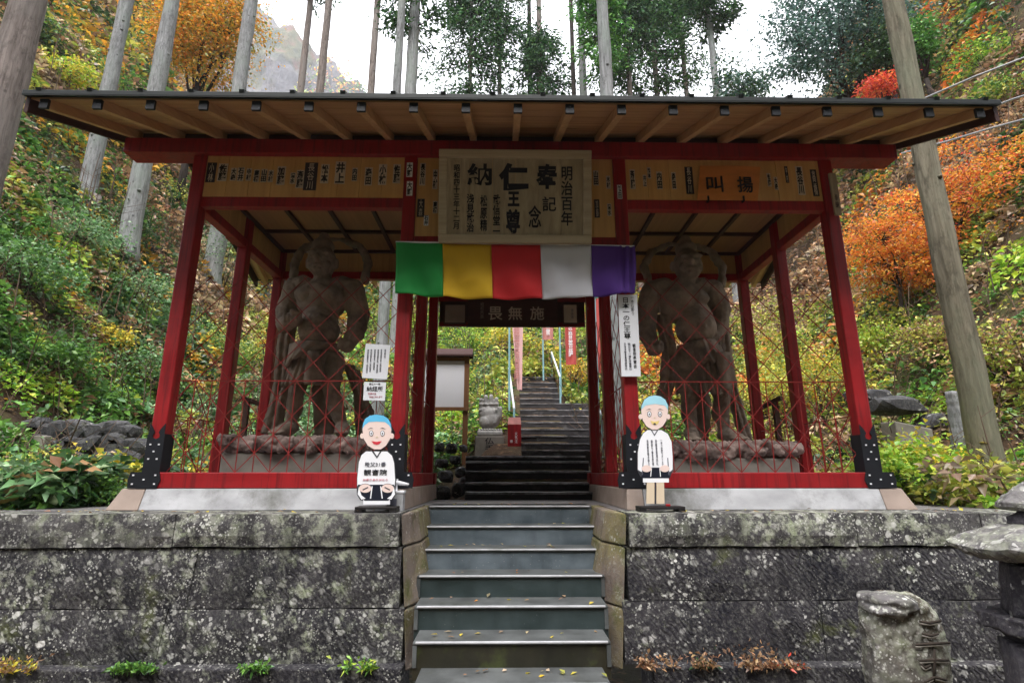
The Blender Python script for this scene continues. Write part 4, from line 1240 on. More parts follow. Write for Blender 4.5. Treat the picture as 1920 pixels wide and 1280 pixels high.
M['kid_yellow'] = simple('cutout_yellow', (0.75, 0.58, 0.22), 0.4, 0.05, 3, bs=0)
M['stand'] = simple('stand_black', (0.018, 0.016, 0.016), 0.5, 0.3, 6)
def ov(cx, cy, rx, ry, n=28, a0=0, a1=360): return [(cx + rx * math.cos(R(a0 + (a1 - a0) * i / (n - (0 if a1 - a0 == 360 else 1)))), cy + ry * math.sin(R(a0 + (a1 - a0) * i / (n - (0 if a1 - a0 == 360 else 1))))) for i in range(n)]
def grow(pts, g):
    cx = sum(p[0] for p in pts) / len(pts); cy = sum(p[1] for p in pts) / len(pts)
    return [(x + g * (x - cx) / max(1e-6, math.hypot(x - cx, y - cy)), y + g * (y - cy) / max(1e-6, math.hypot(x - cx, y - cy))) for x, y in pts]

def cutout(label, cx, feet, Y0, spec):
    root = thing('cutout_figure', tuple(W(cx, feet, Y0)), label, 'signboard')
    def flat(pts, layer, mat, name, par=root, thick=None):
        o = []
        for a, b in pts:
            q = W(a, b, Y0); o.append((float(q[0]), float(q[2])))
        y1 = Y0 - 0.0022 * layer
        return MB().prism(o, y1, Y0 + 0.012 if thick is None else y1 + thick).build(name, mat, par)
    spec(root, flat)
    return root

def boy_left(root, flat):
    cx = 706
    body = [(cx - 20, 846), (cx + 20, 846), (cx + 29, 854), (cx + 33, 868), (cx + 35, 900), (cx + 34, 926), (cx + 29, 936), (cx + 20, 938), (cx - 20, 938), (cx - 30, 936), (cx - 36, 926), (cx - 36, 896), (cx - 33, 866), (cx - 28, 853)]
    b = flat(grow(body, 1.2), 0, M['kid_line'], 'body'); flat([(x, min(y, 910)) for x, y in body], 1, M['kid_white'], 'coat', b, 0.002)
    flat([(cx - 35, 908), (cx - 29, 932), (cx - 22, 938), (cx + 22, 938), (cx + 29, 932), (cx + 33, 908)], 1.5, M['kid_navy'], 'skirt', b, 0.002)
    for s in (-1, 1):
        flat(ov(cx + s * 21, 915, 12.5, 9), 2.5, M['kid_line'], 'sleeve', b, 0.002); flat(ov(cx + s * 21, 915, 11.5, 8), 3, M['kid_skin'], 'hand', b, 0.002)
        flat([(cx + s * 16, 912), (cx + s * 26, 917), (cx + s * 25, 919), (cx + s * 15, 914)], 3.5, M['kid_line'], 'fold', b, 0.002)
        flat([(cx + s * 33, 912), (cx + s * 35, 926), (cx + s * 28, 936), (cx + s * 20, 934), (cx + s * 28, 928)], 2.8, M['kid_white'], 'sleeve_end', b, 0.002)
        flat([(cx + s * 7, 911), (cx + s * 9, 911), (cx + s * 12, 934), (cx + s * 10, 934)], 3, M['kid_white'], 'pleat', b, 0.002)
    flat([(cx - 25, 934), (cx + 25, 934), (cx + 25, 945), (cx - 25, 945)], 1, M['kid_white'], 'hem', b)
    flat([(cx - 9, 845), (cx - 6, 845), (cx + 1, 855), (cx + 7, 845), (cx + 10, 845), (cx + 1, 859)], 2, M['kid_line'], 'collar', b, 0.002)
    head = [(cx - 26, 805), (cx - 25, 795), (cx - 21, 785), (cx - 12, 779), (cx, 777), (cx + 13, 779), (cx + 22, 785), (cx + 27, 795), (cx + 28, 806), (cx + 26, 822), (cx + 18, 835), (cx + 8, 842), (cx - 4, 842), (cx - 16, 835), (cx - 24, 822)]
    h = flat(grow(head, 0.9), 2.5, M['kid_line'], 'head'); flat(head, 3, M['kid_skin'], 'face', h, 0.002)
    flat([(cx - 26, 803), (cx - 25, 795), (cx - 21, 785), (cx - 12, 779), (cx, 777), (cx + 13, 779), (cx + 22, 785), (cx + 27, 795), (cx + 28, 804), (cx + 24, 797), (cx + 16, 791), (cx, 790), (cx - 14, 791), (cx - 22, 797)], 3.5, M['kid_blue'], 'hair', h, 0.002)
    for s in (-1, 1):
        flat(ov(cx + 1 + s * 28, 817, 3.6, 5.2), 2.8, M['kid_skin'], 'ear', h)
        flat(ov(cx + 1 + s * 10.5, 812, 4.0, 5.4), 4, M['kid_line'], 'eye', h, 0.002); flat(ov(cx + 1 + s * 10.5, 812, 3.0, 4.4), 4.5, M['kid_white'], 'eye_white', h, 0.002); flat(ov(cx + 1 + s * 10.5, 812.5, 1.2, 1.9, 12), 5, M['kid_line'], 'pupil', h, 0.002)
        flat([(cx + 1 + s * 6, 803.5), (cx + 1 + s * 11, 801.5), (cx + 1 + s * 17, 804.5), (cx + 1 + s * 11, 802.7)], 4, M['kid_line'], 'eyebrow', h, 0.002)
    flat(ov(cx + 1, 819, 2.2, 1.6, 10), 4, M['kid_leg'], 'nose', h, 0.002)
    flat([(cx - 9, 826.5), (cx, 828), (cx + 10, 826.5), (cx + 6, 832), (cx + 1, 833.6), (cx - 5, 832)], 4, M['kid_mouth'], 'mouth', h, 0.002)
    for s, py, w, hh_, mt, bo in (('秩父31番', 870, 38, 8, M['ink_grey'], 0.003), ('観音院', 885, 42, 10.5, M['ink'], 0.006), ('お参りありがとう', 899, 44, 4.5, M['ink_red'], 0.0)):
        q = W(cx - 2, py, KY); text('lettering', s, 0.1, mt, b, (q[0], KY - 0.0052, q[2]), w * 0.00492, hh_ * 0.00492, bo, 0.002)
    st = MB(); a, c = W(669, 949, KY), W(746, 951, KY)
    MB().box(a[0], c[0], KY - 0.07, KY + 0.09, 0.028, 0.05).build('stand', M['stand'], root, bevel=0.004)
    for x in (a[0] + 0.03, c[0] - 0.03): MB().box(x - 0.03, x + 0.03, KY - 0.07, KY + 0.09, 0.001, 0.0275).build('stand_foot', M['stand'], root)

def boy_right(root, flat):
    cx = 1228
    body = [(cx - 14, 806), (cx + 12, 806), (cx + 24, 813), (cx + 31, 828), (cx + 33, 856), (cx + 33, 880), (cx + 28, 894), (cx - 26, 893), (cx - 32, 880), (cx - 32, 848), (cx - 28, 824), (cx - 22, 812)]
    b = flat(grow(body, 1.0), 0, M['kid_line'], 'body'); flat([(x, min(y, 884)) for x, y in body], 1, M['kid_white'], 'coat', b, 0.002)
    flat([(cx - 22, 876), (cx + 24, 876), (cx + 28, 896), (cx - 26, 896)], 1.5, M['kid_navy'], 'skirt', b, 0.002)
    flat([(cx - 22, 893), (cx + 26, 893), (cx + 26, 904), (cx - 22, 904)], 1, M['kid_white'], 'hem', b)
    for s in (-1, 1):
        flat(ov(cx + 1 + s * 17, 878, 9, 6.5), 2.5, M['kid_skin'], 'hand', b, 0.002)
        flat([(cx + 1 + s * 7, 877), (cx + 1 + s * 8.5, 877), (cx + 1 + s * 10, 893), (cx + 1 + s * 8.5, 893)], 2, M['kid_white'], 'pleat', b, 0.002)
        flat([(cx + 1 + s * 22, 858), (cx + 1 + s * 23.5, 858), (cx + 1 + s * 26, 890), (cx + 1 + s * 24, 890)], 2, M['ink_grey'], 'sleeve_line', b, 0.002)
        flat([(cx + 1 + s * 2, 904), (cx + 1 + s * 16, 904), (cx + 1 + s * 17, 944), (cx + 1 + s * 2, 944)], 0.5, M['kid_leg'], 'leg', root)
    flat([(cx + 0, 904), (cx + 2, 904), (cx + 2, 944), (cx + 0, 944)], 0.2, M['kid_line'], 'leg_gap', root)
    flat([(cx - 9, 804), (cx - 7, 804), (cx - 1, 814), (cx + 5, 804), (cx + 7, 804), (cx - 1, 817)], 2, M['ink_grey'], 'collar', b, 0.002)
    head = [(cx - 26, 772), (cx - 25, 760), (cx - 20, 749), (cx - 11, 743), (cx - 1, 741), (cx + 10, 743), (cx + 19, 749), (cx + 24, 760), (cx + 24, 772), (cx + 21, 788), (cx + 14, 799), (cx + 4, 805), (cx - 6, 805), (cx - 16, 799), (cx - 23, 788)]
    h = flat(grow(head, 0.8), 2.5, M['kid_line'], 'head'); flat(head, 3, M['kid_skin'], 'face', h, 0.002)
    flat([(cx - 26, 768), (cx - 25, 760), (cx - 20, 749), (cx - 11, 743), (cx - 1, 741), (cx + 10, 743), (cx + 19, 749), (cx + 24, 760), (cx + 24, 768), (cx + 18, 760), (cx, 757), (cx - 18, 760)], 3.5, M['kid_pale'], 'hair', h, 0.002)
    for s in (-1, 1):
        flat(ov(cx - 1 + s * 26, 781, 3.4, 5.0), 2.8, M['kid_skin'], 'ear', h)
        flat(ov(cx - 1 + s * 10, 776, 3.9, 5.4), 4, M['kid_line'], 'eye', h, 0.002); flat(ov(cx - 1 + s * 10, 776, 2.9, 4.4), 4.5, M['kid_white'], 'eye_white', h, 0.002); flat(ov(cx - 1 + s * 10, 776.5, 1.2, 1.9, 12), 5, M['kid_line'], 'pupil', h, 0.002)
        flat([(cx - 1 + s * 6, 768), (cx - 1 + s * 10, 766), (cx - 1 + s * 16, 768.5), (cx - 1 + s * 10, 767.2)], 4, M['kid_line'], 'eyebrow', h, 0.002)
    flat(ov(cx - 1, 783, 2.0, 1.5, 10), 4, M['kid_leg'], 'nose', h, 0.002)
    flat([(cx - 9, 788.5), (cx - 1, 790), (cx + 8, 788.5), (cx + 5, 795), (cx - 1, 796.5), (cx - 6, 795)], 4, M['kid_yellow'], 'mouth', h, 0.002)
    flat(ov(cx - 1, 794.5, 2.4, 1.6, 10), 4.6, M['kid_line'], 'tongue', h, 0.002)
    for k, (px, s) in enumerate(((cx - 13, '馬頭観音様の御山'), (cx - 5, '御参り御苦労様'), (cx + 3, '百観音霊場巡礼'), (cx + 13, '一歩一歩登りましょう'))):
        q = W(px, 848, KY); text('lettering', '\n'.join(s), 0.1, M['ink_grey'], b, (q[0], KY - 0.0052, q[2]), 3.4 * 0.0049, 46 * 0.0049, 0.0, 0.002)
    a, c = W(1196, 945, KY), W(1281, 950, KY)
    MB().box(a[0], c[0], KY - 0.06, KY + 0.10, 0.026, 0.05).build('stand', M['stand'], root, bevel=0.004)
    for x in (a[0] + 0.03, c[0] - 0.03): MB().box(x - 0.03, x + 0.03, KY - 0.06, KY + 0.10, 0.001, 0.0255).build('stand_foot', M['stand'], root)
    q = W(1252, 941, KY - 0.03)
    MB().box(q[0] - 0.02, q[0] + 0.018, KY - 0.05, KY - 0.02, 0.0505, 0.07).build('red_block', M['red'], root, bevel=0.004)
KY = -0.34
cutout('cut-out board of a kneeling boy with blue hair and red smile, left of the steps', 706, 955, KY, boy_left)
cutout('cut-out board of a standing boy with bare legs and pale hair, right of the steps', 1228, 952, KY, boy_right)

# white spouted box beside the left boy
Yb = -0.20
a, c = W(733, 948, Yb), W(757, 948, Yb)
wb = thing('spout_box', ((a[0] + c[0]) / 2, Yb, 0.0), 'small white plastic box with a spout beside the kneeling cut-out boy', 'box')
MB().box(a[0] - 0.03, c[0], Yb - 0.05, Yb + 0.06, 0.001, 0.155).build('box_body', M['plinth'], wb, bevel=0.008)
MB().box(a[0] - 0.035, c[0] + 0.005, Yb - 0.055, Yb + 0.065, 0.156, 0.18).build('box_lid', M['kid_white'], wb, bevel=0.006)
MB().box(a[0] + 0.0, a[0] + 0.06, Yb - 0.053, Yb - 0.0505, 0.05, 0.11).build('box_window', M['ink_grey'], wb)
MB().tube([(a[0] + 0.03, Yb, 0.18), (a[0] + 0.03, Yb, 0.235)], 0.022, 10).build('spout_neck', M['kid_white'], wb)
MB().tube([(a[0] - 0.03, Yb - 0.01, 0.245), (a[0] + 0.05, Yb - 0.01, 0.25), (a[0] + 0.15, Yb - 0.02, 0.232)], [0.014, 0.02, 0.012], 10).build('spout', M['kid_white'], wb, smooth=True)

# ------------------------------------------------------------------ stairs behind the gate
bs = thing('stone_stairs', (0.42, STAIR[0][0], 0), 'long dark stone stairway climbing behind the gate', 'stairs')
for k, (y, z) in enumerate(STAIR):
    ynx = STAIR[k + 1][0] if k + 1 < len(STAIR) else y + 1.0
    zprev = STAIR[k - 1][1] if k else 0.0
    low = k < 5
    if low: x0, x1 = float(W(872, 900, y)[0]), 1.15
    else:
        i = k - 5
        x0 = float(W(978 - 0.4 * i, 780, y)[0]); x1 = float(W(1122, 800, y)[0]) if i < 8 else float(W(1050 - (i - 8) * 2, 740, y)[0])
    rs = random.Random(k)
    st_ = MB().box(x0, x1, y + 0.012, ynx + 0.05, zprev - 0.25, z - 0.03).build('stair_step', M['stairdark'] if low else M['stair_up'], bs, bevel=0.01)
    nseg = 10
    v = []
    for side in (0, 1):
        for (yy, zz) in ((y - 0.004, z - 0.029), (y, z), ):
            pass
    # worn front edge: a strip with an uneven lip
    va, fa = [], []
    for i in range(nseg + 1):
        u = i / nseg; x = x0 + (x1 - x0) * u
        j1, j2 = rs.uniform(-0.012, 0.008), rs.uniform(-0.008, 0.006)
        va += [(x, y + 0.004 + j2, z - 0.0295), (x, y + j2, z - 0.004 + j1 * 0.5), (x, y + 0.05, z + j1 * 0.3), (x, ynx + 0.04, z + j1 * 0.2)]
    for i in range(nseg):
        for q in range(3):
            a = i * 4 + q; fa.append((a, a + 4, a + 5, a + 1))
    MB().add(va, fa).build('stair_edge', M['stair_edge'] if True else M['tread'], st_)

# mossy stones left of the lower flight
ss = thing('stone_pile', tuple(W(845, 936, 2.2)), 'mossy dark stones piled left of the lower stair flight', 'stone pile')
for k, (px, py, w, h) in enumerate(((828, 925, 28, 26), (858, 920, 26, 30), (834, 893, 30, 24), (862, 885, 24, 22), (826, 868, 26, 18), (852, 862, 22, 18), (870, 905, 20, 22), (845, 840, 24, 22), (822, 838, 20, 20), (868, 840, 18, 16))):
    y = 2.25 + (936 - py) * 0.016
    p = W(px, py, y)
    MB().rock((p[0], p[1] + 0.12, p[2]), (w * 0.0044, 0.22, h * 0.0044), 70 + k, 3, 0.25).build('stone', M['rock'], ss, smooth=False)
# ------------------------------------------------------------------ things beyond the gate
def px_len(px, y, z=0.5): return px * (0.971 * (y + 5.3) + 0.2385 * (z - 0.324)) / F
yb_ = 4.6
info = thing('information_board', tuple(W(868, 850, yb_)), 'roofed wooden information board with a white panel beyond the passage', 'sign')
(x0, z1), (x1, z0) = wx(788, 672, yb_), wx(879, 770, yb_)
for px in (793, 873):
    xx = float(W(px, 760, yb_)[0]); zb = float(W(px, 850, yb_)[2])
    MB().box(xx - 0.045, xx + 0.045, yb_ - 0.045, yb_ + 0.045, zb - 0.2, z1 + 0.04).build('post', M['wood_brown'], info, bevel=0.006)
MB().box(x0, x1, yb_ - 0.055, yb_ - 0.047, z0 + 0.0, z1).build('backing_board', M['wood_brown'], info)
for za, zb in ((z0 - 0.005, z0 + 0.06), (z1 - 0.055, z1 + 0.005)): MB().box(x0, x1, yb_ - 0.078, yb_ - 0.056, za, zb).build('frame_rail', M['wood_brown'], info, bevel=0.004)
for xa in (x0, x1 - 0.09): MB().box(xa, xa + 0.09, yb_ - 0.076, yb_ - 0.056, z0 + 0.061, z1 - 0.056).build('frame_rail', M['wood_brown'], info, bevel=0.004)
pn = MB().box(x0 + 0.092, x1 - 0.092, yb_ - 0.064, yb_ - 0.057, z0 + 0.063, z1 - 0.058).build('white_panel', M['kid_white'], info)
for k in range(0):
    zz = z1 - 0.12 - k * ((z1 - z0 - 0.25) / 12)
    MB().box(x0 + 0.14, x1 - 0.15 - 0.05 * (k % 3), yb_ - 0.0665, yb_ - 0.0645, zz - 0.004, zz + 0.004).build('text_line', M['slip_paper'], pn)
xm = (x0 + x1) / 2
for s in (-1, 1):
    ye = yb_ - 0.02
    MB().hexa([(x0 - 0.06, ye + s * 0.15, z1 + 0.02), (x1 + 0.06, ye + s * 0.15, z1 + 0.02), (x1 + 0.06, ye, z1 + 0.16), (x0 - 0.06, ye, z1 + 0.16)],
              [(x0 - 0.06, ye + s * 0.15, z1 + 0.05), (x1 + 0.06, ye + s * 0.15, z1 + 0.05), (x1 + 0.06, ye, z1 + 0.19), (x0 - 0.06, ye, z1 + 0.19)]).build('board_roof', M['wood_dark'], info)

# stone hand on a pedestal
yh = 4.9
c = W(919, 850, yh)
hd = thing('stone_hand', tuple(c), 'pale stone hand sculpture standing upright on a lotus pedestal by the stairs', 'sculpture')
kh = px_len(1, yh, 0.9)
def hp(px, py, dy=0): q = W(px, py, yh); return (float(q[0]), yh + dy, float(q[2]))
M['hand'] = simple('pale_granite', (0.40, 0.39, 0.38), 0.7, 0.25, 14, bs=0.4, dirt=(0.13, 0.13, 0.125), dirt_t=(0.52, 0.68))
mb = MB()
ell(mb, hp(918, 787), (20 * kh, 9 * kh, 18 * kh)); ell(mb, hp(916, 775), (19 * kh, 8 * kh, 14 * kh)); ell(mb, hp(910, 792, -0.03), (11 * kh, 8 * kh, 13 * kh))
for k, (px, top, r) in enumerate(((902, 746, 4.6), (911, 740, 4.9), (921, 739, 4.9), (931, 744, 4.5))):
    ptsf = [hp(px + (px - 916) * 0.0, 775), hp(px, 764), hp(px, 753, -0.005), hp(px, top + 4, -0.02)]
    limb(mb, ptsf, [r * kh, r * kh * 1.0, r * kh * 0.96, r * kh * 0.85], 10)
    for zz in (764, 753): ell(mb, hp(px, zz + 5, -0.012), (r * kh * 1.06, r * kh * 1.1, 4.2 * kh), 2)
limb(mb, [hp(928, 792, -0.02), hp(936, 780, -0.04), hp(938, 766, -0.05)], [6.5 * kh, 5.4 * kh, 4.4 * kh], 10)
melt('hand', mb, M['hand'], hd, 0.010, 1, 0.006)
for k in range(9):
    mbp = MB(); ell(mbp, hp(899 + k * 5, 806.5, -0.10 + 0.02 * abs(k - 4) / 4), (2.7 * kh, 2.7 * kh, 2.4 * kh), 2); mbp.build('bead', M['hand'], hd, smooth=True)
a, b2 = hp(895, 818), hp(943, 808); MB().box(a[0], b2[0], yh - 0.14, yh + 0.16, a[2], b2[2]).build('lotus_base', M['hand'], hd, bevel=0.03)
a, b2 = hp(891, 851), hp(946, 818.5)
ped = MB().box(a[0], b2[0], yh - 0.17, yh + 0.19, a[2] - 0.08, b2[2]).build('pedestal', M['concrete'], hd, bevel=0.015)
q = hp(918, 834); text('lettering', '仏\n手', 0.1, M['ink'], ped, (q[0], yh - 0.1715, q[2]), 17 * kh, 25 * kh, 0.006, 0.003)

# red post with a pale slanted top
yr = 4.7
(x0, z1), (x1, z0) = wx(952, 796, yr), wx(977, 849, yr)
rp = thing('red_post', ((x0 + x1) / 2, yr, z0), 'short red post with white writing at the foot of the upper stairs', 'post')
ro = MB().box(x0, x1, yr - 0.10, yr + 0.10, z0 - 0.1, z1).build('post_body', M['red'], rp, bevel=0.01)
MB().hexa([(x0, yr - 0.10, z1 + 0.001), (x1, yr - 0.10, z1 + 0.001), (x1, yr + 0.10, z1 + 0.001), (x0, yr + 0.10, z1 + 0.001)], [(x0 + 0.01, yr - 0.06, z1 + 0.13), (x1 - 0.01, yr - 0.06, z1 + 0.13), (x1 - 0.01, yr + 0.09, z1 + 0.14), (x0 + 0.01, yr + 0.09, z1 + 0.14)]).build('post_top', simple('faded_red', (0.55, 0.24, 0.22), 0.6, 0.2, 6), rp)
text('lettering', '火\n気\n注', 0.1, M['kid_white'], ro, ((x0 + x1) / 2 + 0.03, yr - 0.1015, (z0 + z1) / 2 + 0.02), 0.05, 0.2, 0.002, 0.003)
text('lettering', '意', 0.1, M['kid_white'], ro, ((x0 + x1) / 2 - 0.055, yr - 0.1015, (z0 + z1) / 2 - 0.05), 0.05, 0.05, 0.002, 0.003)

# votive flags on poles
M['pole'] = simple('pale_blue_pole', (0.24, 0.42, 0.46), 0.4, 0.15, 5, bs=0)
M['rail_white'] = simple('white_rail', (0.70, 0.72, 0.76), 0.35, 0.1, 5, bs=0)
M['flag_pink'] = cloth_mat('pink_flag', (0.80, 0.50, 0.50)); M['flag_red'] = cloth_mat('red_flag', (0.55, 0.085, 0.075)); M['flag_redp'] = cloth_mat('faded_flag', (0.58, 0.24, 0.22))
def nobori(label, y, pole_px, py_base, top_py, lpx, rpx, pt, pb, mat, taper=0.0, txt=None, tm=None):
    base = W(pole_px, py_base, y)
    t = thing('votive_flag', tuple(base), label, 'flag', None)
    tp = W(pole_px, top_py, y)
    MB().tube([(base[0], y, base[2] - 0.1), (base[0], y, tp[2] + 0.15)], 0.022, 8).build('flag_pole', M['pole'], t)
    a, b_2 = W(lpx, pt, y), W(rpx, pt, y)
    zt, zb = float(a[2]), float(W(lpx, pb, y)[2])
    MB().tube([(base[0], y - 0.02, zt + 0.02), (float(b_2[0]) if abs(b_2[0] - base[0]) > abs(a[0] - base[0]) else float(a[0]), y - 0.02, zt + 0.02)], 0.012, 6).build('cross_rod', M['pole'], t)
    nx, nz = 8, 22
    v, f = [], []
    for j in range(nz + 1):
        w = j / nz
        for i in range(nx + 1):
            u = i / nx
            xl, xr = float(a[0]), float(b_2[0])
            mid = xl + (xr - xl) * 0.72
            xl2, xr2 = xl + (mid - xl) * taper * w, xr + (mid - xr) * taper * w * 0.6
            x = xl2 + (xr2 - xl2) * u
            v.append((x, y - 0.03 - 0.03 * math.sin(u * 7 + w * 3) - 0.05 * taper * math.sin(u * 14) * w, zt + (zb - zt) * w))
    for j in range(nz):
        for i in range(nx):
            q = j * (nx + 1) + i; f.append((q, q + 1, q + nx + 2, q + nx + 1))
    cl = MB().add(v, f).build('flag_cloth', mat, t, smooth=True)
    if txt:
        text('lettering', '\n'.join(txt), 0.1, tm, cl, ((a[0] + b_2[0]) / 2, y - 0.075, (zt + zb) / 2), abs(b_2[0] - a[0]) * 0.4, (zt - zb) * 0.8, 0.004, 0.002)
    return t
nobori('pale pink votive flag hanging in a narrow fold left of the stairs', 5.4, 955, 760, 560, 956, 981, 560, 731, M['flag_pink'], 0.75, '南無観世音菩薩', M['flag_redp'])
nobori('short faded pink votive flag in the middle above the stairs', 8.6, 1019, 706, 560, 1016, 1036, 560, 637, M['flag_redp'], 0.0, '南無観世音', M['kid_white'])
nobori('red votive flag with white writing right of the upper stairs', 7.4, 1052, 735, 545, 1056, 1077, 545, 684, M['flag_red'], 0.1, '南無観世音菩薩', M['kid_white'])
nobori('red votive flag seen between the right passage posts', 4.6, 1124, 800, 560, 1108, 1122, 560, 700, M['flag_red'], 0.5)

# handrails
def railing(label, pts, posts, mat, r=0.024):
    t = thing('handrail', tuple(pts[0]), label, 'handrail')
    MB().tube(pts, r, 8).build('rail', mat, t, smooth=True)
    for p in posts:
        zt = float(p[3]) if len(p) > 3 else float(p[2])
        MB().tube([(p[0], p[1], float(T(p[0], p[1])) - 0.15), (p[0], p[1], zt)], r * 0.85, 8).build('rail_post', M['pole'], t)
    return t
A_, B_ = W(964, 766, 5.2), W(954, 690, 7.6)
railing('pale blue handrail left of the upper stairs', [A_, B_], [tuple(A_), tuple(B_)], M['rail_white'])
A_, B_ = W(1050, 706, 7.2), W(1034, 660, 9.4)
railing('white handrail right of the upper stairs', [A_, B_], [tuple(A_), tuple(B_)], M['rail_white'])
A_, B_ = W(1128, 778, 4.4), W(1114, 748, 5.4)
railing('white handrail end seen between the right passage posts', [A_, B_], [tuple(A_)], M['rail_white'])

# low dark timber fence beside the gate on both sides
M['bark_dark'] = simple('dark_timber', (0.055, 0.028, 0.022), 0.8, 0.3, 8, bs=0.4)
for lab, a, b_2, y0, y1 in (('low dark timber rail behind the left statue', (452, 745), (500, 762), 3.0, 3.2), ('low dark timber rail behind the right statue', (1405, 775), (1465, 745), 3.2, 2.7)):
    p, q = W(*a, y0), W(*b_2, y1)
    t = thing('timber_rail', (float(p[0]), float(p[1]), float(T(p[0], p[1]))), lab, 'fence')
    MB().bar(tuple(p), tuple(q), 0.06, 0.06).build('rail', M['bark_dark'], t)
    for w_ in (0.25, 0.8):
        m_ = p * (1 - w_) + q * w_
        MB().box(m_[0] - 0.035, m_[0] + 0.035, m_[1] - 0.035, m_[1] + 0.035, float(T(m_[0], m_[1])) - 0.2, m_[2] - 0.02).build('rail_post', M['bark_dark'], t)

# ------------------------------------------------------------------ stone wall on the left
y_ = 3.6
lw = thing('dry_stone_wall', (-7.6, y_, 0.3), 'low dry stone wall of dark rocks at the foot of the left slope', 'wall')
rr = random.Random(8)
for k in range(46):
    px = rr.uniform(-60, 262); row_ = k % 3
    py = 862 - row_ * 27 + rr.uniform(-6, 6) + (px - 100) * 0.008
    p = W(px, py, y_ + row_ * 0.06)
    MB().rock((p[0], p[1] + 0.1, p[2]), (rr.uniform(0.20, 0.36), 0.22, rr.uniform(0.15, 0.22)), 100 + k, 2, 0.3).build('stone', M['rock'], lw, smooth=False)
slab_ = thing('concrete_slab', tuple(W(40, 870, 3.3)), 'weathered concrete slab in front of the left dry stone wall', 'slab')
a, b_2 = W(-30, 868, 3.3), W(88, 816, 3.3)
MB().box(a[0], b_2[0], 3.28, 3.42, a[2] - 0.3, b_2[2]).build('slab', M['concrete'], slab_, bevel=0.02)
# concrete block and overhanging rock on the right
a, b_2 = W(1683, 834, 3.2), W(1742, 792, 3.2)
cb = thing('concrete_block', (float(a[0]), 3.2, float(a[2])), 'pale concrete block under the dark rock on the right slope', 'block')
MB().hexa([(a[0], 3.15, a[2] - 0.25), (b_2[0], 3.15, a[2] - 0.25), (b_2[0], 3.5, a[2] - 0.25), (a[0], 3.5, a[2] - 0.25)], [(a[0] - 0.02, 3.15, b_2[2] + 0.02), (b_2[0], 3.15, b_2[2] - 0.10), (b_2[0], 3.5, b_2[2] - 0.08), (a[0] - 0.02, 3.5, b_2[2] + 0.03)]).build('block', M['concrete'], cb, bevel=0.02)
for k, (px, py, y, sz, lab) in enumerate(((1690, 757, 4.0, (0.62, 0.5, 0.26), 'large dark rock jutting out above the concrete block'), (1765, 795, 3.8, (0.4, 0.4, 0.3), 'dark mossy rock right of the concrete block'), (1640, 742, 4.6, (0.5, 0.4, 0.22), 'dark flat rock left of the jutting rock'))):
    p = W(px, py, y)
    rk_ = thing('rock', (float(p[0]), y, float(p[2]) - sz[2]), lab, 'rock')
    MB().rock((p[0], y + 0.2, p[2]), (sz[0] * 0.8, sz[1] * 0.8, sz[2] * 0.75), 300 + k, 3, 0.3).build('boulder', M['rock'], rk_, smooth=False)

# ------------------------------------------------------------------ foreground monument and lantern on the right
ym = -1.15
bm_ = W(1710, 1290, ym)
mon = thing('stone_monument', (float(bm_[0]), ym, PITZ), 'rough lichen spotted stone post with carved characters before the right wall', 'monument')
sec = [(1652, 1812, 1340), (1649, 1805, 1250), (1645, 1796, 1200), (1640, 1782, 1165), (1648, 1766, 1140), (1668, 1750, 1123), (1690, 1730, 1116)]
v, f = [], []
ring = 28
zz_ = []
for j, (l, r_, py) in enumerate(sec):
    a, b_2 = W(l, py, ym), W(r_, py, ym)
    cx_, hw_ = (a[0] + b_2[0]) / 2, (b_2[0] - a[0]) / 2
    for i in range(ring):
        t = 2 * math.pi * i / ring
        ex = 0.55
        ux_ = math.copysign(abs(math.cos(t)) ** ex, math.cos(t)); uy_ = math.copysign(abs(math.sin(t)) ** ex, math.sin(t))
        sq = 0.15 if j < 5 else 0.12
        n_ = (float(vnoise(i * 0.7, j * 1.3, 6)) - 0.5) * 0.03
        v.append((cx_ + ux_ * (hw_ + n_ * 0.6), ym + 0.15 + uy_ * (sq + n_), float(a[2]) + (float(vnoise(i * 0.9, j, 2)) - 0.5) * 0.02))
for j in range(len(sec) - 1):
    for i in range(ring):
        f.append((j * ring + i, j * ring + (i + 1) % ring, (j + 1) * ring + (i + 1) % ring, (j + 1) * ring + i))
f.append(tuple((len(sec) - 1) * ring + i for i in range(ring))); f.append(tuple(ring - 1 - i for i in range(ring)))
mo = MB().add(v, f).build('post_body', M['monument'], mon, smooth=True)
mo.modifiers.new('sub', 'SUBSURF').levels = 2; mo.modifiers['sub'].render_levels = 3; mo.modifiers['sub'].levels = 3
tx = bpy.data.textures.new('stone_relief', 'CLOUDS'); tx.noise_scale = 0.07; tx.noise_depth = 4
dm = mo.modifiers.new('relief', 'DISPLACE'); dm.texture = tx; dm.strength = 0.045; dm.mid_level = 0.78; dm.texture_coords = 'GLOBAL'
cap_ = W(1682, 1140, ym)
mcap = MB().rock((cap_[0], ym + 0.10, cap_[2] + 0.0), (0.185, 0.18, 0.085), 77, 4, 0.34).build('broken_top', M['lantern'], mon, smooth=True)
dm = mcap.modifiers.new('relief', 'DISPLACE'); dm.texture = tx; dm.strength = 0.06; dm.mid_level = 0.5; dm.texture_coords = 'GLOBAL'
M['carved'] = simple('carved_recess', (0.045, 0.035, 0.028), 0.85, 0.3, 20, bs=0.3)
M['carved_rim'] = simple('carved_rim', (0.36, 0.33, 0.29), 0.8, 0.3, 20, bs=0.3)
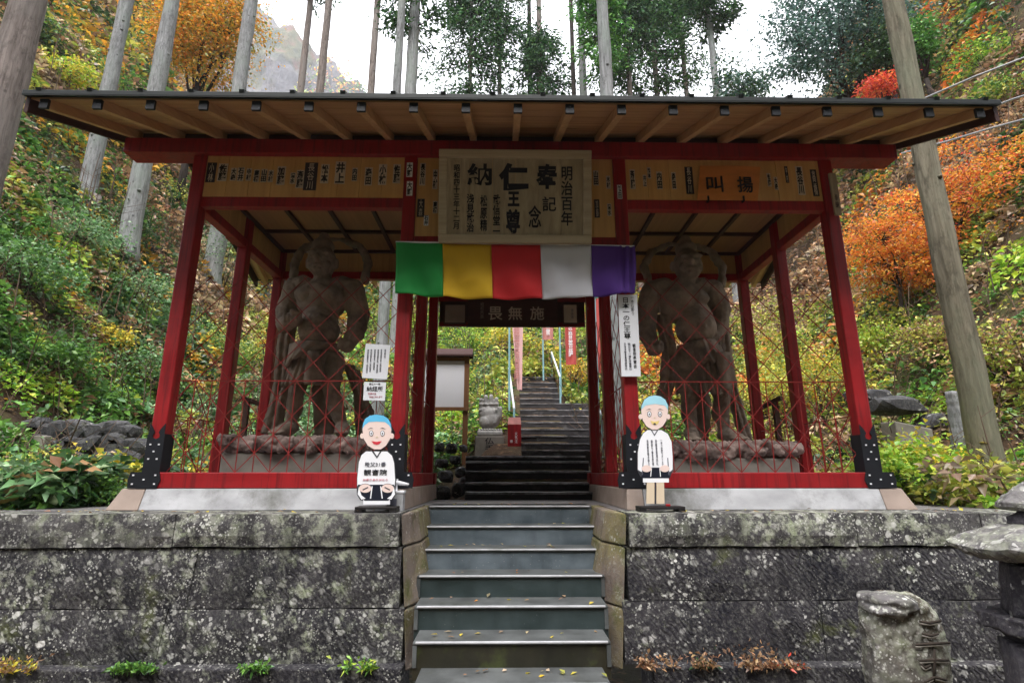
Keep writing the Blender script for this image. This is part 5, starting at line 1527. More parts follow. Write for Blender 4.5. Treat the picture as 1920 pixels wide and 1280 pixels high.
def stroke(pts, w=0.011):
    P_ = []
    for a, b_2 in pts:
        q = W(a + 7, b_2, ym - 0.004); P_.append((q[0], ym - 0.004, q[2]))
    rad = [w * 0.6] + [w] * (len(P_) - 2) + [w * 0.7] if len(P_) > 2 else [w] * 2
    MB().tube(P_, rad, 8).build('carved_stroke', M['carved'], mo, smooth=True)
    MB().tube([(x, y + 0.002, z - 0.013) for x, y, z in P_], [r_ * 0.75 for r_ in rad], 8).build('carved_edge', M['carved_rim'], mo, smooth=True)
for st_ in ([(1717, 1164), (1735, 1167), (1757, 1163)], [(1722, 1187), (1738, 1191), (1752, 1187)], [(1710, 1208), (1735, 1206), (1774, 1204)],
            [(1718, 1238), (1740, 1236), (1772, 1237)], [(1745, 1216), (1745, 1240), (1744, 1278)], [(1720, 1244), (1727, 1251), (1738, 1246)], [(1727, 1278), (1745, 1268), (1768, 1274)]):
    stroke(st_)

yl = -1.75
def lp(px, py, y=yl): q = W(px, py, y); return (float(q[0]), float(q[2]))
cxl = lp(1948, 1000)[0]
lan = thing('stone_lantern', (cxl, yl, PITZ), 'weathered stone lantern at the right edge of the view', 'lantern')
def hexlath(name, prof, mat, n=6, rot=0.0, sub=0, up=0.0):
    """prof: (radius, z) from bottom to top"""
    v, f = [], []
    m = 4
    N_ = n * m
    for r_, z in prof:
        for i in range(N_):
            k, u = divmod(i, m)
            a0, a1 = 2 * math.pi * k / n + rot, 2 * math.pi * (k + 1) / n + rot
            w = u / m
            x = math.cos(a0) * (1 - w) + math.cos(a1) * w; y = math.sin(a0) * (1 - w) + math.sin(a1) * w
            cor = abs(0.5 - w) * 2
            nz_ = (float(vnoise(x * 5 + z * 3, y * 5, 3)) - 0.5) * 0.025
            v.append((cxl + x * r_ * (1 + nz_), yl + y * r_ * (1 + nz_), z + up * cor ** 2 * (r_ / 0.6) ** 3 + nz_ * 0.4))
    for j in range(len(prof) - 1):
        for i in range(N_):
            f.append((j * N_ + i, j * N_ + (i + 1) % N_, (j + 1) * N_ + (i + 1) % N_, (j + 1) * N_ + i))
    f.append(tuple(range(N_ - 1, -1, -1))); f.append(tuple((len(prof) - 1) * N_ + i for i in range(N_)))
    o = MB().add(v, f).build(name, mat, lan, smooth=True)
    s2 = o.modifiers.new('sub', 'SUBSURF'); s2.subdivision_type = 'SIMPLE'; s2.levels = 3; s2.render_levels = 3
    dm = o.modifiers.new('relief', 'DISPLACE'); dm.texture = tx; dm.strength = 0.035; dm.mid_level = 0.5; dm.texture_coords = 'GLOBAL'
    return o
zc = lp(1850, 1040)[1]; zt_ = lp(1948, 992)[1]
rcap = (cxl - lp(1786, 1022)[0]) * 0.86
hexlath('lantern_roof', [(0.10, zc - 0.040), (rcap * 0.80, zc - 0.03), (rcap * 0.97, zc + 0.012), (rcap, zc + 0.035), (rcap * 0.86, zc + 0.085), (rcap * 0.60, zc + 0.145), (rcap * 0.40, zt_ + 0.02), (rcap * 0.3, zt_ + 0.03)], M['lantern'], 6, R(30), up=0.05)
zf0 = zt_ + 0.031
rf_ = cxl - lp(1893, 975)[0]
hexlath('finial_neck', [(rf_ * 0.9, zf0), (rf_ * 0.85, zf0 + 0.04), (rf_ * 0.55, zf0 + 0.07), (rf_ * 0.5, lp(1948, 958)[1])], M['lantern_dark'], 6, R(30))
zf1 = lp(1948, 958)[1] + 0.001
rj = cxl - lp(1880, 935)[0]
hexlath('finial', [(rj * 0.7, zf1), (rj, zf1 + 0.02), (rj * 1.0, zf1 + 0.05), (rj * 0.7, zf1 + 0.10), (rj * 0.3, zf1 + 0.15), (0.01, zf1 + 0.19)], M['lantern'], 8)
zb1 = lp(1900, 1157)[1]
hexlath('light_box', [(cxl - lp(1898, 1150)[0], zb1 + 0.002), (cxl - lp(1890, 1050)[0], zc - 0.056)], M['lantern_dark'], 6, R(0))
rp_ = (cxl - lp(1851, 1150)[0]) * 0.9
hexlath('light_tray', [(rp_ * 0.6, zb1 - 0.16), (rp_ * 0.75, zb1 - 0.11), (rp_, zb1 - 0.085), (rp_, zb1)], M['lantern_dark'], 6, R(30))
hexlath('lantern_shaft', [(cxl - lp(1905, 1240)[0], -1.55), (cxl - lp(1908, 1240)[0], zb1 - 0.161)], M['lantern_dark'], 8)

# ------------------------------------------------------------------ overhead cables on the right
M['cable'] = simple('grey_cable', (0.34, 0.34, 0.36), 0.5, 0.1, 5, bs=0)
for lab, pts in (('upper overhead cable on the right slope', ((1700, 203), (1735, 184), (1830, 143), (1990, 82))), ('middle overhead cable ending behind the roof corner', ((1780, 236), (1840, 208), (1900, 186), (1990, 158))), ('lowest overhead cable passing under the roof corner', ((1690, 288), (1780, 264), (1860, 240), (1990, 205)))):
    P_ = [W(a, b_2, 4.0 - 0.6 * i) for i, (a, b_2) in enumerate(pts)]
    t = MB().tube([tuple(p) for p in P_], 0.018, 6).build('cable', M['cable'], origin=tuple(P_[0]))
    tag(t, lab, 'cable')
# ------------------------------------------------------------------ vegetation
LEAF = leaf_mat('leaves', 0.32, 0.30)
LEAFM = leaf_mat('maple_leaves', 0.55, 0.40)
NEEDLE = leaf_mat('needles', 0.6, 0.15, 0.15)
GREEN = [(0.075, 0.165, 0.028), (0.045, 0.105, 0.022), (0.11, 0.21, 0.04), (0.06, 0.13, 0.045)]
PALE = [(0.13, 0.22, 0.11), (0.09, 0.18, 0.075), (0.19, 0.27, 0.15), (0.06, 0.13, 0.05)]
DEEP = [(0.022, 0.055, 0.018), (0.035, 0.08, 0.025), (0.018, 0.042, 0.018), (0.05, 0.10, 0.03)]
YEL = [(0.46, 0.34, 0.035), (0.36, 0.30, 0.05), (0.52, 0.40, 0.06), (0.25, 0.25, 0.05)]
YGR = [(0.22, 0.26, 0.045), (0.30, 0.31, 0.06), (0.15, 0.21, 0.04), (0.36, 0.33, 0.07)]
LIME = [(0.20, 0.33, 0.035), (0.28, 0.38, 0.05), (0.14, 0.27, 0.035), (0.34, 0.38, 0.06)]
ORA = [(0.50, 0.17, 0.025), (0.56, 0.23, 0.03), (0.44, 0.115, 0.03), (0.50, 0.28, 0.05), (0.36, 0.11, 0.035)]
REDL = [(0.44, 0.055, 0.035), (0.50, 0.085, 0.04), (0.34, 0.04, 0.035), (0.52, 0.15, 0.04)]
BRN = [(0.17, 0.095, 0.055), (0.24, 0.14, 0.075), (0.11, 0.07, 0.045), (0.30, 0.18, 0.09)]
TAN = [(0.34, 0.25, 0.16), (0.26, 0.18, 0.11), (0.19, 0.14, 0.10), (0.40, 0.31, 0.19)]
GOLD = [(0.42, 0.24, 0.025), (0.34, 0.21, 0.03), (0.48, 0.22, 0.03), (0.26, 0.20, 0.035), (0.16, 0.17, 0.035)]
CEDAR = [(0.022, 0.062, 0.024), (0.034, 0.085, 0.032), (0.016, 0.045, 0.020), (0.055, 0.115, 0.038)]
CEDARL = [(0.05, 0.15, 0.03), (0.075, 0.20, 0.035), (0.035, 0.11, 0.026), (0.10, 0.22, 0.05)]
BLUEG = [(0.045, 0.095, 0.078), (0.065, 0.125, 0.105), (0.030, 0.066, 0.055), (0.085, 0.15, 0.12)]

def pal(p, n, jit=0.25):
    p = np.array(p) * 1.7
    c = p[rng.integers(0, len(p), n)]
    return np.clip(c * (1 + (rng.random((n, 1)) - 0.5) * 2 * jit) * (1 + (rng.random((n, 3)) - 0.5) * 0.18), 0.004, 0.85)

def unit(v): return v / np.maximum(1e-9, np.linalg.norm(v, axis=-1, keepdims=True))

def leaves(name, pos, size, col, mat, parent=None, origin=(0, 0, 0), upbias=0.6, width=0.55, out=None, droop=0.2, kind=None):
    """one mesh of bent leaf blades, two faces each"""
    n = len(pos)
    o0 = np.array(ORIGIN[parent.name]) if parent is not None else np.array(origin, float)
    nr = unit(rng.normal(size=(n, 3)) + np.array([0, 0, 1.0]) * upbias * 2)
    d = rng.normal(size=(n, 3))
    if out is not None: d = d * 0.55 + unit(out) * 1.0
    d = d - nr * (d * nr).sum(1, keepdims=True)
    d = unit(d); s = np.cross(nr, d)
    L = np.asarray(size).reshape(-1, 1) * np.ones((n, 1)); Wd = L * width * 0.5
    base = pos - o0
    tip = base + d * L - np.array([0, 0, 1.0]) * L * droop
    mid = base + d * L * 0.45 + nr * L * 0.10
    a = mid + s * Wd; b = mid - s * Wd
    co = np.stack([base, a, tip, b], 1).reshape(-1, 3)
    i = np.arange(n) * 4
    tri = np.stack([np.stack([i, i + 1, i + 2], 1), np.stack([i, i + 2, i + 3], 1)], 1).reshape(-1, 3)
    me = bpy.data.meshes.new(name)
    me.vertices.add(len(co)); me.vertices.foreach_set('co', co.astype(np.float32).ravel())
    m = len(tri)
    me.loops.add(m * 3); me.loops.foreach_set('vertex_index', tri.astype(np.int32).ravel())
    me.polygons.add(m); me.polygons.foreach_set('loop_start', (np.arange(m) * 3).astype(np.int32))
    me.update(calc_edges=True)
    at = me.color_attributes.new('Col', 'FLOAT_COLOR', 'POINT')
    c = np.concatenate([np.repeat(col, 4, 0), np.ones((n * 4, 1))], 1)
    at.data.foreach_set('color', c.astype(np.float32).ravel())
    me.materials.append(mat)
    o = bpy.data.objects.new(name, me); COL.objects.link(o)
    if parent is not None: o.parent = parent
    else: o.location = o0
    ORIGIN[o.name] = Vector(o0)
    if kind: o['kind'] = kind
    return o

def bark_mat(name, lo, hi, tint=None, vs=0.5):
    m, nt, b = newmat(name)
    v = coords(nt, (7, 7, vs))
    n = noise(nt, v, 2.5, 10, 0.72, 0.8)
    c = ramp(nt, n, [(0.36, lo), (0.62, hi)])
    c = mix(nt, ramp(nt, noise(nt, coords(nt, (3, 3, 1.2)), 3.0, 8, 0.75), [(0.5, 0.0), (0.6, 0.5)]), c, [q * 0.45 for q in lo])
    if tint:
        c = mix(nt, ramp(nt, noise(nt, coords(nt, (1, 1, 0.35)), 1.6, 6, 0.65), [(0.46, 0.0), (0.64, 0.75)]), c, tint)
    vo = N(nt, 'ShaderNodeTexVoronoi', Scale=2.6); nt.links.new(coords(nt, (1, 1, 0.8)), vo.inputs['Vector'])
    c = mix(nt, ramp(nt, vo.outputs['Distance'], [(0.05, 0.8), (0.11, 0.0)]), c, [q * 0.35 for q in lo])
    nt.links.new(c, b.inputs['Base Color']); b.inputs['Roughness'].default_value = 0.85; b.inputs['Specular IOR Level'].default_value = 0.15
    bump(nt, b, n, 1.0, 0.05)
    return m
B_GREY = bark_mat('pale_bark', (0.16, 0.165, 0.165), (0.36, 0.36, 0.37), (0.27, 0.31, 0.28))
B_BROWN = bark_mat('brown_bark', (0.13, 0.105, 0.095), (0.29, 0.245, 0.225), (0.24, 0.215, 0.20))
B_OLIVE = bark_mat('olive_bark', (0.12, 0.105, 0.075), (0.28, 0.25, 0.185), (0.23, 0.24, 0.17))
B_DARK = bark_mat('dark_bark', (0.02, 0.016, 0.015), (0.06, 0.048, 0.042))

def trunk_mesh(parent, base, h, r0, r1, mat, lean=(0, 0), knots=10, seed=0, n=18):
    rs = random.Random(seed)
    pts, rad = [], []
    k = 40
    for i in range(k + 1):
        t = i / k
        pts.append((base[0] + lean[0] * t + rs.uniform(-1, 1) * r0 * 0.035 * (0 < i), base[1] + lean[1] * t, base[2] - 0.4 + (h + 0.4) * t))
        rad.append((r0 + (r1 - r0) * t) * (1 + 0.55 * math.exp(-t * h / 0.45)) * rs.uniform(0.97, 1.03))
    mb = MB().tube(pts, rad, n)
    mb.v = [(c[0] + (c[0] - base[0]) * (float(vnoise(c[2] * 1.7 + c[0] * 9 / max(r0, .1) * 0.2, c[1] * 2 / max(r0, .1) + c[2] * 0.6, seed)) - 0.5) * 0.16, c[1] + (c[1] - base[1]) * (float(vnoise(c[2] * 1.3, c[0] * 2 / max(r0, .1), seed + 3)) - 0.5) * 0.12, c[2]) for c in mb.v] if lean == (0, 0) else mb.v
    for q in range(knots):
        t = rs.uniform(0.08, 0.98); i = int(t * k); f = t * k - i
        c = [pts[i][j] * (1 - f) + pts[min(k, i + 1)][j] * f for j in range(3)]
        rr_ = r0 + (r1 - r0) * t
        a = rs.uniform(0, 2 * math.pi)
        p = (c[0] + math.cos(a) * rr_ * 0.93, c[1] + math.sin(a) * rr_ * 0.93, c[2])
        e = (c[0] + math.cos(a) * rr_ * 1.14, c[1] + math.sin(a) * rr_ * 1.14, c[2] + rr_ * 0.08)
        mb.tube([p, e], [rr_ * 0.24, rr_ * 0.10], 8)
    return mb.build('trunk', mat, parent, smooth=True)

def cedar(px, py, y, wpx, label, group=None, mat=None, h=22, crown=None, palette=CEDAR, base=None, n_br=70, cr=2.9, leaf=0.30, per=120, name='cedar_tree', seed=0, knots=10, lean=(0, 0), tufts=0):
    """tall straight trunk through pixel (px,py) at depth y; crown=(z0,z1) heights of the foliage above the base"""
    q = W(px, py, y)
    x = float(q[0])
    b = (x, y, float(T(x, y))) if base is None else base
    r0 = wpx / 2 / F * (0.971 * (y + 5.3) + 0.2385 * (q[2] - 0.324))
    t = thing(name, b, label, 'tree', group)
    trunk_mesh(t, b, h, r0 * 1.15, r0 * 0.55 if h > 12 else r0 * 0.8, mat or B_GREY, lean, knots, seed)
    if crown:
        rs = np.random.default_rng(seed + 5)
        z0, z1 = crown
        P, C, O, S = [], [], [], []
        br = MB()
        for k in range(n_br):
            u = rs.random() ** 0.8
            z = z0 + (z1 - z0) * u
            ln = cr * (1 - 0.62 * u) * rs.uniform(0.45, 1.1) * (0.6 + 0.4 * min(1, u * 5))
            a = rs.random() * 2 * math.pi
            p0 = np.array([b[0] + lean[0] * z / h, b[1], b[2] + z])
            tip = p0 + np.array([math.cos(a) * ln, math.sin(a) * ln, ln * rs.uniform(-0.35, 0.12)])
            br.tube([p0, (p0 + tip) / 2 + np.array([0, 0, -0.05 * ln]), tip], [0.035, 0.025, 0.012], 5)
            for c in range(3):
                cc = p0 + (tip - p0) * (0.45 + 0.3 * c) + rs.normal(size=3) * 0.12 * ln
                m = int(per / 3 * rs.uniform(0.6, 1.3))
                rad = (0.20 + 0.16 * rs.random()) * cr / 2.4
                pp = cc + rs.normal(size=(m, 3)) * np.array([rad, rad, rad * 0.55])
                P.append(pp); O.append(pp - cc + (tip - p0) * 0.3 + np.array([0, 0, 0.12])); S.append(leaf * rs.uniform(0.6, 1.25, m))
                C.append(pal(palette, m, 0.3) * rs.uniform(0.75, 1.3))
        br.build('branches', B_DARK, t)
        leaves('crown', np.concatenate(P), np.concatenate(S), np.concatenate(C), NEEDLE, t, upbias=0.25, width=0.42, out=np.concatenate(O), droop=0.28)
    elif tufts:
        pass
    return t

def broadleaf(base, h, crown_c, crown_r, palette, n, leaf, label, name='broadleaf_tree', bark=None, nclump=46, clump=0.42, flat=0.5, trunk_r=0.11, group=None, seed=0, mat=None, upbias=0.6, limbs=True, cat='tree', width=0.6):
    rs = np.random.default_rng(seed)
    t = thing(name, base, label, cat, group)
    b = np.array(base, float); cc = np.array(crown_c, float); cr = np.array(crown_r, float)
    fork = b + (cc - b) * 0.42; fork[2] = b[2] + (cc[2] - b[2]) * 0.5
    mb = MB()
    if limbs:
        mb.tube([b - np.array([0, 0, 0.3]), (b + fork) / 2 + rs.normal(size=3) * trunk_r, fork], [trunk_r * 1.25, trunk_r, trunk_r * 0.8], 9)
    hubs = []
    nh = 7
    for k in range(nh):
        u = unit(rs.normal(size=3)); hp_ = cc + u * cr * 0.5
        hubs.append(hp_)
        if limbs:
            m1 = fork + (hp_ - fork) * 0.5 + rs.normal(size=3) * 0.12 * np.linalg.norm(hp_ - fork)
            mb.tube([fork, m1, hp_], [trunk_r * 0.55, trunk_r * 0.38, trunk_r * 0.22], 6)
    hubs = np.array(hubs)
    P, C, S, O = [], [], [], []
    for k in range(nclump):
        u = unit(rs.normal(size=3)); r_ = rs.random() ** 0.45
        c = cc + u * cr * r_
        hb = hubs[np.argmin(((hubs - c) ** 2).sum(1))]
        if limbs: mb.tube([hb, (hb + c) / 2 + rs.normal(size=3) * 0.06, c], [trunk_r * 0.2, trunk_r * 0.13, trunk_r * 0.06], 5)
        m = int(n / nclump * rs.uniform(0.5, 1.5))
        rad = clump * rs.uniform(0.6, 1.4)
        pp = c + rs.normal(size=(m, 3)) * np.array([rad, rad, rad * flat])
        P.append(pp); O.append(pp - c + u * 0.1); S.append(leaf * rs.uniform(0.6, 1.3, m))
        C.append(pal(palette, m) * rs.uniform(0.8, 1.2))
    if limbs: mb.build('branches' if trunk_r < 0.05 else 'trunk', bark or B_DARK, t, smooth=True)
    leaves('foliage' if cat != 'tree' else 'crown', np.concatenate(P), np.concatenate(S), np.concatenate(C), mat or LEAF, t, upbias=upbias, width=width, out=np.concatenate(O))
    return t

def shrub(px, py, wpx, hpx, palette, label, n=700, leaf=0.10, seed=0, name='shrub', y=None, nclump=16, flat=0.6, stems=7, group=None, upbias=0.7, mat=None, width=0.6, spread=0.5):
    """bush whose foot shows at (px,py) on the slope; size given as it shows"""
    rs = np.random.default_rng(seed + 900)
    if y is None: p = on_hill(px, py)
    else:
        q = W(px, py, y); p = np.array([q[0], y, float(T(q[0], y))])
    k = (0.971 * (p[1] + 5.3) + 0.2385 * (p[2] - 0.324)) / F
    w, h = wpx * k, hpx * k
    t = thing(name, tuple(p), label, 'shrub', group)
    mb = MB()
    P, C, S, O = [], [], [], []
    for i in range(nclump):
        a = rs.random() * 6.283; r_ = rs.random() ** 0.6
        c = p + np.array([math.cos(a) * w / 2 * r_, math.sin(a) * w * 0.35 * r_, h * (0.25 + 0.68 * rs.random() * (1 - 0.45 * r_ ** 2))])
        if i < stems: mb.tube([p - np.array([0, 0, 0.12]), p * 0.5 + c * 0.5 + np.array([0, 0, h * 0.08]), c], [0.018, 0.012, 0.005], 5)
        m = int(n / nclump * rs.uniform(0.6, 1.4))
        rad = spread * min(w, h) * 0.42 * rs.uniform(0.7, 1.3)
        pp = c + rs.normal(size=(m, 3)) * np.array([rad, rad, rad * flat])
        P.append(pp); O.append(pp - p); S.append(leaf * rs.uniform(0.55, 1.3, m)); C.append(pal(palette, m) * rs.uniform(0.85, 1.2))
    mb.build('stem', B_DARK, t)
    leaves('foliage', np.concatenate(P), np.concatenate(S), np.concatenate(C), mat or LEAF, t, upbias=upbias, width=width, out=np.concatenate(O))
    return t

# ---- undergrowth: low leafy plants in drifts, fallen leaves
def polar(n, az0, az1, r0, r1):
    az = rng.uniform(az0, az1, n); r = np.exp(rng.uniform(math.log(r0), math.log(r1), n))
    x = CAM[0] + np.sin(az) * r; y = CAM[1] + np.cos(az) * r
    return x, y, r
def free(x, y):
    yard = (np.abs(x) < 4.35) & (y < 2.75)
    wall = (y < WALL_Y + 0.62)
    stair = (x > 0.05) & (x < 1.5) & (y < 9.0) & (y > 3.2)
    stair2 = (x > -1.25) & (x < 1.45) & (y < 5.3)
    ston = (x < -5.0) & (x > -12) & (y > 3.3) & (y < 3.75)
    return ~(yard | wall | stair | stair2 | ston)

def undergrowth(n, az, rr_, pals, leaf, per, hgt, rad, seed, name, upb=0.8, maxn=None):
    x, y, r = polar(n, *az, *rr_)
    k = free(x, y)
    x, y, r = x[k], y[k], r[k]
    P, C, S, O = [], [], [], []
    sel = fbm(x * 0.33, y * 0.33, seed)
    sel2 = fbm(x * 0.9, y * 0.9, seed + 7)
    for i in range(len(x)):
        v = float(np.clip((sel[i] - 0.47) * 2.6 + 0.5 + (sel2[i] - 0.47) * 1.3, 0, 0.999))
        p = pals[int(v * len(pals))]
        if p is None: continue
        m = int(per * rng.uniform(0.5, 1.5))
        sc_ = min(3.6, max(0.75, r[i] / 19))
        R_ = rad * rng.uniform(0.5, 1.5) * sc_; H_ = hgt * rng.uniform(0.4, 1.6) * sc_
        a_ = rng.random(m) * 6.283; q_ = np.sqrt(rng.random(m)) * (0.8 + 0.35 * rng.random(m))
        dx = np.cos(a_) * q_ * R_; dy = np.sin(a_) * q_ * R_ * 0.8
        dome = np.sqrt(np.clip(1 - q_ ** 2, 0.02, 1))
        zz = T(x[i] + dx, y[i] + dy) + H_ * dome * rng.uniform(0.72, 1.08, m) + 0.02
        P.append(np.stack([x[i] + dx, y[i] + dy, zz], 1)); S.append(leaf * rng.uniform(0.55, 1.75) * rng.uniform(0.6, 1.3, m) * sc_); C.append(pal(p, m, 0.22) * rng.uniform(0.55, 1.35))
        O.append(np.stack([dx, dy, np.full(m, 0.05)], 1))
    P = np.concatenate(P)
    kk = free(P[:, 0], P[:, 1])
    return leaves(name, P[kk], np.concatenate(S)[kk], np.concatenate(C)[kk], LEAF, upbias=upb, out=np.concatenate(O)[kk], kind='stuff')

undergrowth(1900, (-0.86, -0.02), (6.3, 22), [BRN, DEEP, PALE, GREEN, PALE, DEEP, PALE, YGR, GREEN, BRN, LIME, GREEN], 0.15, 62, 0.48, 0.52, 1, 'undergrowth')
undergrowth(2700, (-0.86, -0.15), (16, 82), [BRN, GREEN, None, GOLD, DEEP, YGR, BRN, TAN], 0.15, 48, 0.5, 0.6, 2, 'undergrowth')
undergrowth(1800, (-0.02, 0.86), (6.3, 22), [YGR, BRN, DEEP, TAN, YGR, LIME, BRN, GREEN, YGR, None, GREEN, TAN], 0.125, 60, 0.45, 0.50, 3, 'undergrowth')
undergrowth(2700, (0.12, 0.86), (16, 82), [BRN, TAN, BRN, None, BRN, DEEP, YGR, GREEN, ORA], 0.15, 48, 0.5, 0.6, 4, 'undergrowth')
undergrowth(900, (-0.25, 0.25), (10, 38), [YGR, GREEN, YEL, LIME, DEEP, GREEN, YGR, LIME], 0.14, 60, 0.55, 0.6, 5, 'undergrowth')
# fallen leaves
x, y, r = polar(46000, -0.88, 0.88, 5.6, 48)
k = free(x, y); x, y, r = x[k], y[k], r[k]
pp = np.stack([x, y, T(x, y) + 0.025], 1)
cl = pal(BRN + TAN + BRN, len(x)); s_ = rng.random(len(x)); cl[s_ > 0.86] = pal(GOLD, int((s_ > 0.86).sum())); cl[(s_ < 0.07) & (x > 0)] = pal(ORA, int(((s_ < 0.07) & (x > 0)).sum()))
leaves('fallen_leaves', pp, 0.085 * np.clip(r / 13, 0.75, 1.9) * rng.uniform(0.6, 1.4, len(x)), cl, LEAFM, upbias=1.6, kind='stuff', droop=0.0)

# bare twigs and thin saplings standing in the undergrowth
x, y, r = polar(1500, -0.86, 0.86, 6.4, 30)
k = free(x, y) & ((np.abs(x) > 4.9) | (y > 3.6)); x, y, r = x[k], y[k], r[k]
tw = MB(); rs_ = random.Random(4)
for i in range(len(x)):
    z = float(T(x[i], y[i])); L_ = rs_.uniform(0.4, 1.5) * min(1.8, max(0.8, r[i] / 12)); a_ = rs_.uniform(0, 6.28); ln_ = rs_.uniform(0.05, 0.7)
    w_ = 0.004 + 0.0006 * r[i] / 2
    p0 = Vector((x[i], y[i], z - 0.05)); p1 = p0 + Vector((math.cos(a_) * ln_ * 0.4, math.sin(a_) * ln_ * 0.4, L_ * 0.6)); p2 = p0 + Vector((math.cos(a_) * ln_, math.sin(a_) * ln_, L_))
    tw.tube([p0, p1, p2], [w_ * 1.6, w_ * 1.2, w_ * 0.5], 4, cap=False)
    for q in range(3):
        f_ = rs_.uniform(0.4, 0.95); b_0 = p0.lerp(p2, f_); a2 = rs_.uniform(0, 6.28); l2 = L_ * rs_.uniform(0.15, 0.4)
        tw.tube([b_0, b_0 + Vector((math.cos(a2) * l2, math.sin(a2) * l2, l2 * 0.7))], [w_ * 0.8, w_ * 0.3], 3, cap=False)
tb = tw.build('bare_twigs', simple('twig_bark', (0.11, 0.075, 0.055), 0.85, 0.5, 3, bs=0), origin=(0, 0, 0)); tb['kind'] = 'stuff'

# ---- trees on the left
cedar(8, 180, 3.2, 56, 'thick brown cedar trunk at the left edge of the view', mat=B_BROWN, h=20, name='cedar_tree', seed=1, knots=16)
def cedar_at(px, py, wpx, label, **kw):
    p = on_hill(px, py)
    return cedar(px, py, float(p[1]), wpx, label, base=tuple(p), **kw)
cedar_at(160, 375, 25, 'pale cedar trunk second from the left, rising behind the roof corner', h=26, seed=2, knots=14)
cedar_at(236, 480, 31, 'pale mossy cedar trunk standing nearest to the left corner post', h=22, seed=3, knots=16)
cedar(447, 170, 17.0, 26, 'pale cedar trunk above the roof to the right of the golden tree', h=34, seed=4)
cedar(566, 150, 24, 13, 'thin dark trunk above the roof, leftmost of three thin ones', h=40, seed=5, mat=B_BROWN, crown=(21.5, 39), n_br=40, cr=2.2)
cedar(602, 150, 22, 15, 'thin trunk above the roof, middle of three thin ones', h=40, seed=6, mat=B_BROWN, crown=(21, 39), n_br=40, cr=2.2)
cedar(697, 150, 20, 14, 'thin trunk above the roof, rightmost of three thin ones', h=36, seed=7, mat=B_BROWN, crown=(19.5, 36), n_br=40, cr=1.6)
cedar(771, 150, 15.0, 24, 'stout pale trunk above the roof with foliage tufts on its upper part', h=30, seed=8, crown=(14.5, 29), n_br=70, cr=1.9, leaf=0.26)
# ---- tall cedars above the middle of the roof
def crown_h(px, y, py_lo, py_hi):
    x = float(W(px, 100, y)[0]); g0 = float(T(x, y))
    return float(W(px, py_lo, y)[2]) - g0, float(W(px, py_hi, y)[2]) - g0
def cedar_px(px, y, wpx, lo, hi, label, **kw):
    a, b_ = crown_h(px, y, lo, hi)
    kw.setdefault('h', b_ + 0.5); kw.setdefault('mat', B_BROWN)
    return cedar(px, 120, y, wpx, label, crown=(a, b_), **kw)
cedar_px(882, 26, 9, 205, -70, 'bushy cedar above the roof left of the plaque', seed=10, cr=3.6, n_br=90)
cedar_px(937, 28, 9, 130, -160, 'taller dark cedar just right of the bushy one above the plaque', seed=11, cr=3.0, n_br=70)
cedar_px(1012, 27, 13, 200, 70, 'small round-topped cedar above the middle of the roof', seed=12, cr=2.8, n_br=60, h=30)
cedar(993, 120, 30, 9, 'thin dark pole-like trunk above the small round-topped cedar', h=44, seed=13, mat=B_DARK)
cedar(1074, 120, 24, 9, 'thin dark trunk left of the bright green cedar', h=40, seed=14, mat=B_DARK)
cedar(1092, 120, 24, 15, 'pale trunk close to the left side of the bright green cedar', h=34, seed=15)
cedar_px(1130, 21, 14, 120, -60, 'bright green cedar above the roof right of the plaque', seed=16, palette=CEDARL, cr=2.1, n_br=80, leaf=0.26)
cedar_px(1178, 25, 11, 190, -90, 'dark cedar with a full crown right of the bright green one', seed=17, cr=3.0, n_br=90)
cedar_px(1228, 28, 11, 190, -120, 'dark cedar in the middle of the right group above the roof', seed=18, cr=3.2, n_br=90, palette=CEDAR + CEDARL[:1])
cedar_px(1282, 30, 10, 150, -120, 'dark cedar with a bare lower trunk in the right group', seed=19, cr=3.2, n_br=80)
cedar_px(1338, 23, 15, 62, -110, 'pale trunked cedar at the right end of the group', seed=20, cr=2.3, n_br=70, mat=B_GREY)
def bush_tree(px, y, py_c, rx, rz, palette, label, n, leaf, seed, **kw):
    c = W(px, py_c, y)
    k = (0.971 * (y + 5.3) + 0.2385 * (c[2] - 0.324)) / F
    x = float(c[0])
    return broadleaf((x, y, float(T(x, y))), 0, tuple(c), (rx * k, rx * k * 0.8, rz * k), palette, n, leaf, label, seed=seed, **kw)
bush_tree(1388, 22, 165, 48, 55, BLUEG + DEEP, 'small dark leafy tree between the cedars and the large bluish evergreen', 3200, 0.20, 21, clump=0.42, nclump=40)
bush_tree(1575, 17, 65, 135, 130, BLUEG, 'large bluish evergreen tree above the right side of the roof', 15000, 0.17, 22, clump=0.50, nclump=95, name='evergreen_tree', trunk_r=0.16)
bush_tree(1665, 16, 110, 55, 75, DEEP, 'dark evergreen beside the tall right trunk', 5000, 0.18, 23, clump=0.45, nclump=50, name='evergreen_tree')
bush_tree(1722, 13.5, 80, 20, 60, CEDARL, 'slim bright green conifer right of the tall right trunk', 2200, 0.16, 24, clump=0.26, nclump=40, name='evergreen_tree')
# golden tree, left
bush_tree(385, 19, 62, 85, 125, GOLD + ORA[:1], 'golden autumn tree with dark forked trunk above the left half of the roof', 15000, 0.17, 25, clump=0.6, nclump=110, mat=LEAFM, trunk_r=0.17, name='autumn_tree')
bush_tree(60, 14, 60, 40, 70, DEEP + GREEN, 'dark evergreen right behind the leftmost trunk', 3500, 0.15, 26, clump=0.4, nclump=40, name='evergreen_tree')
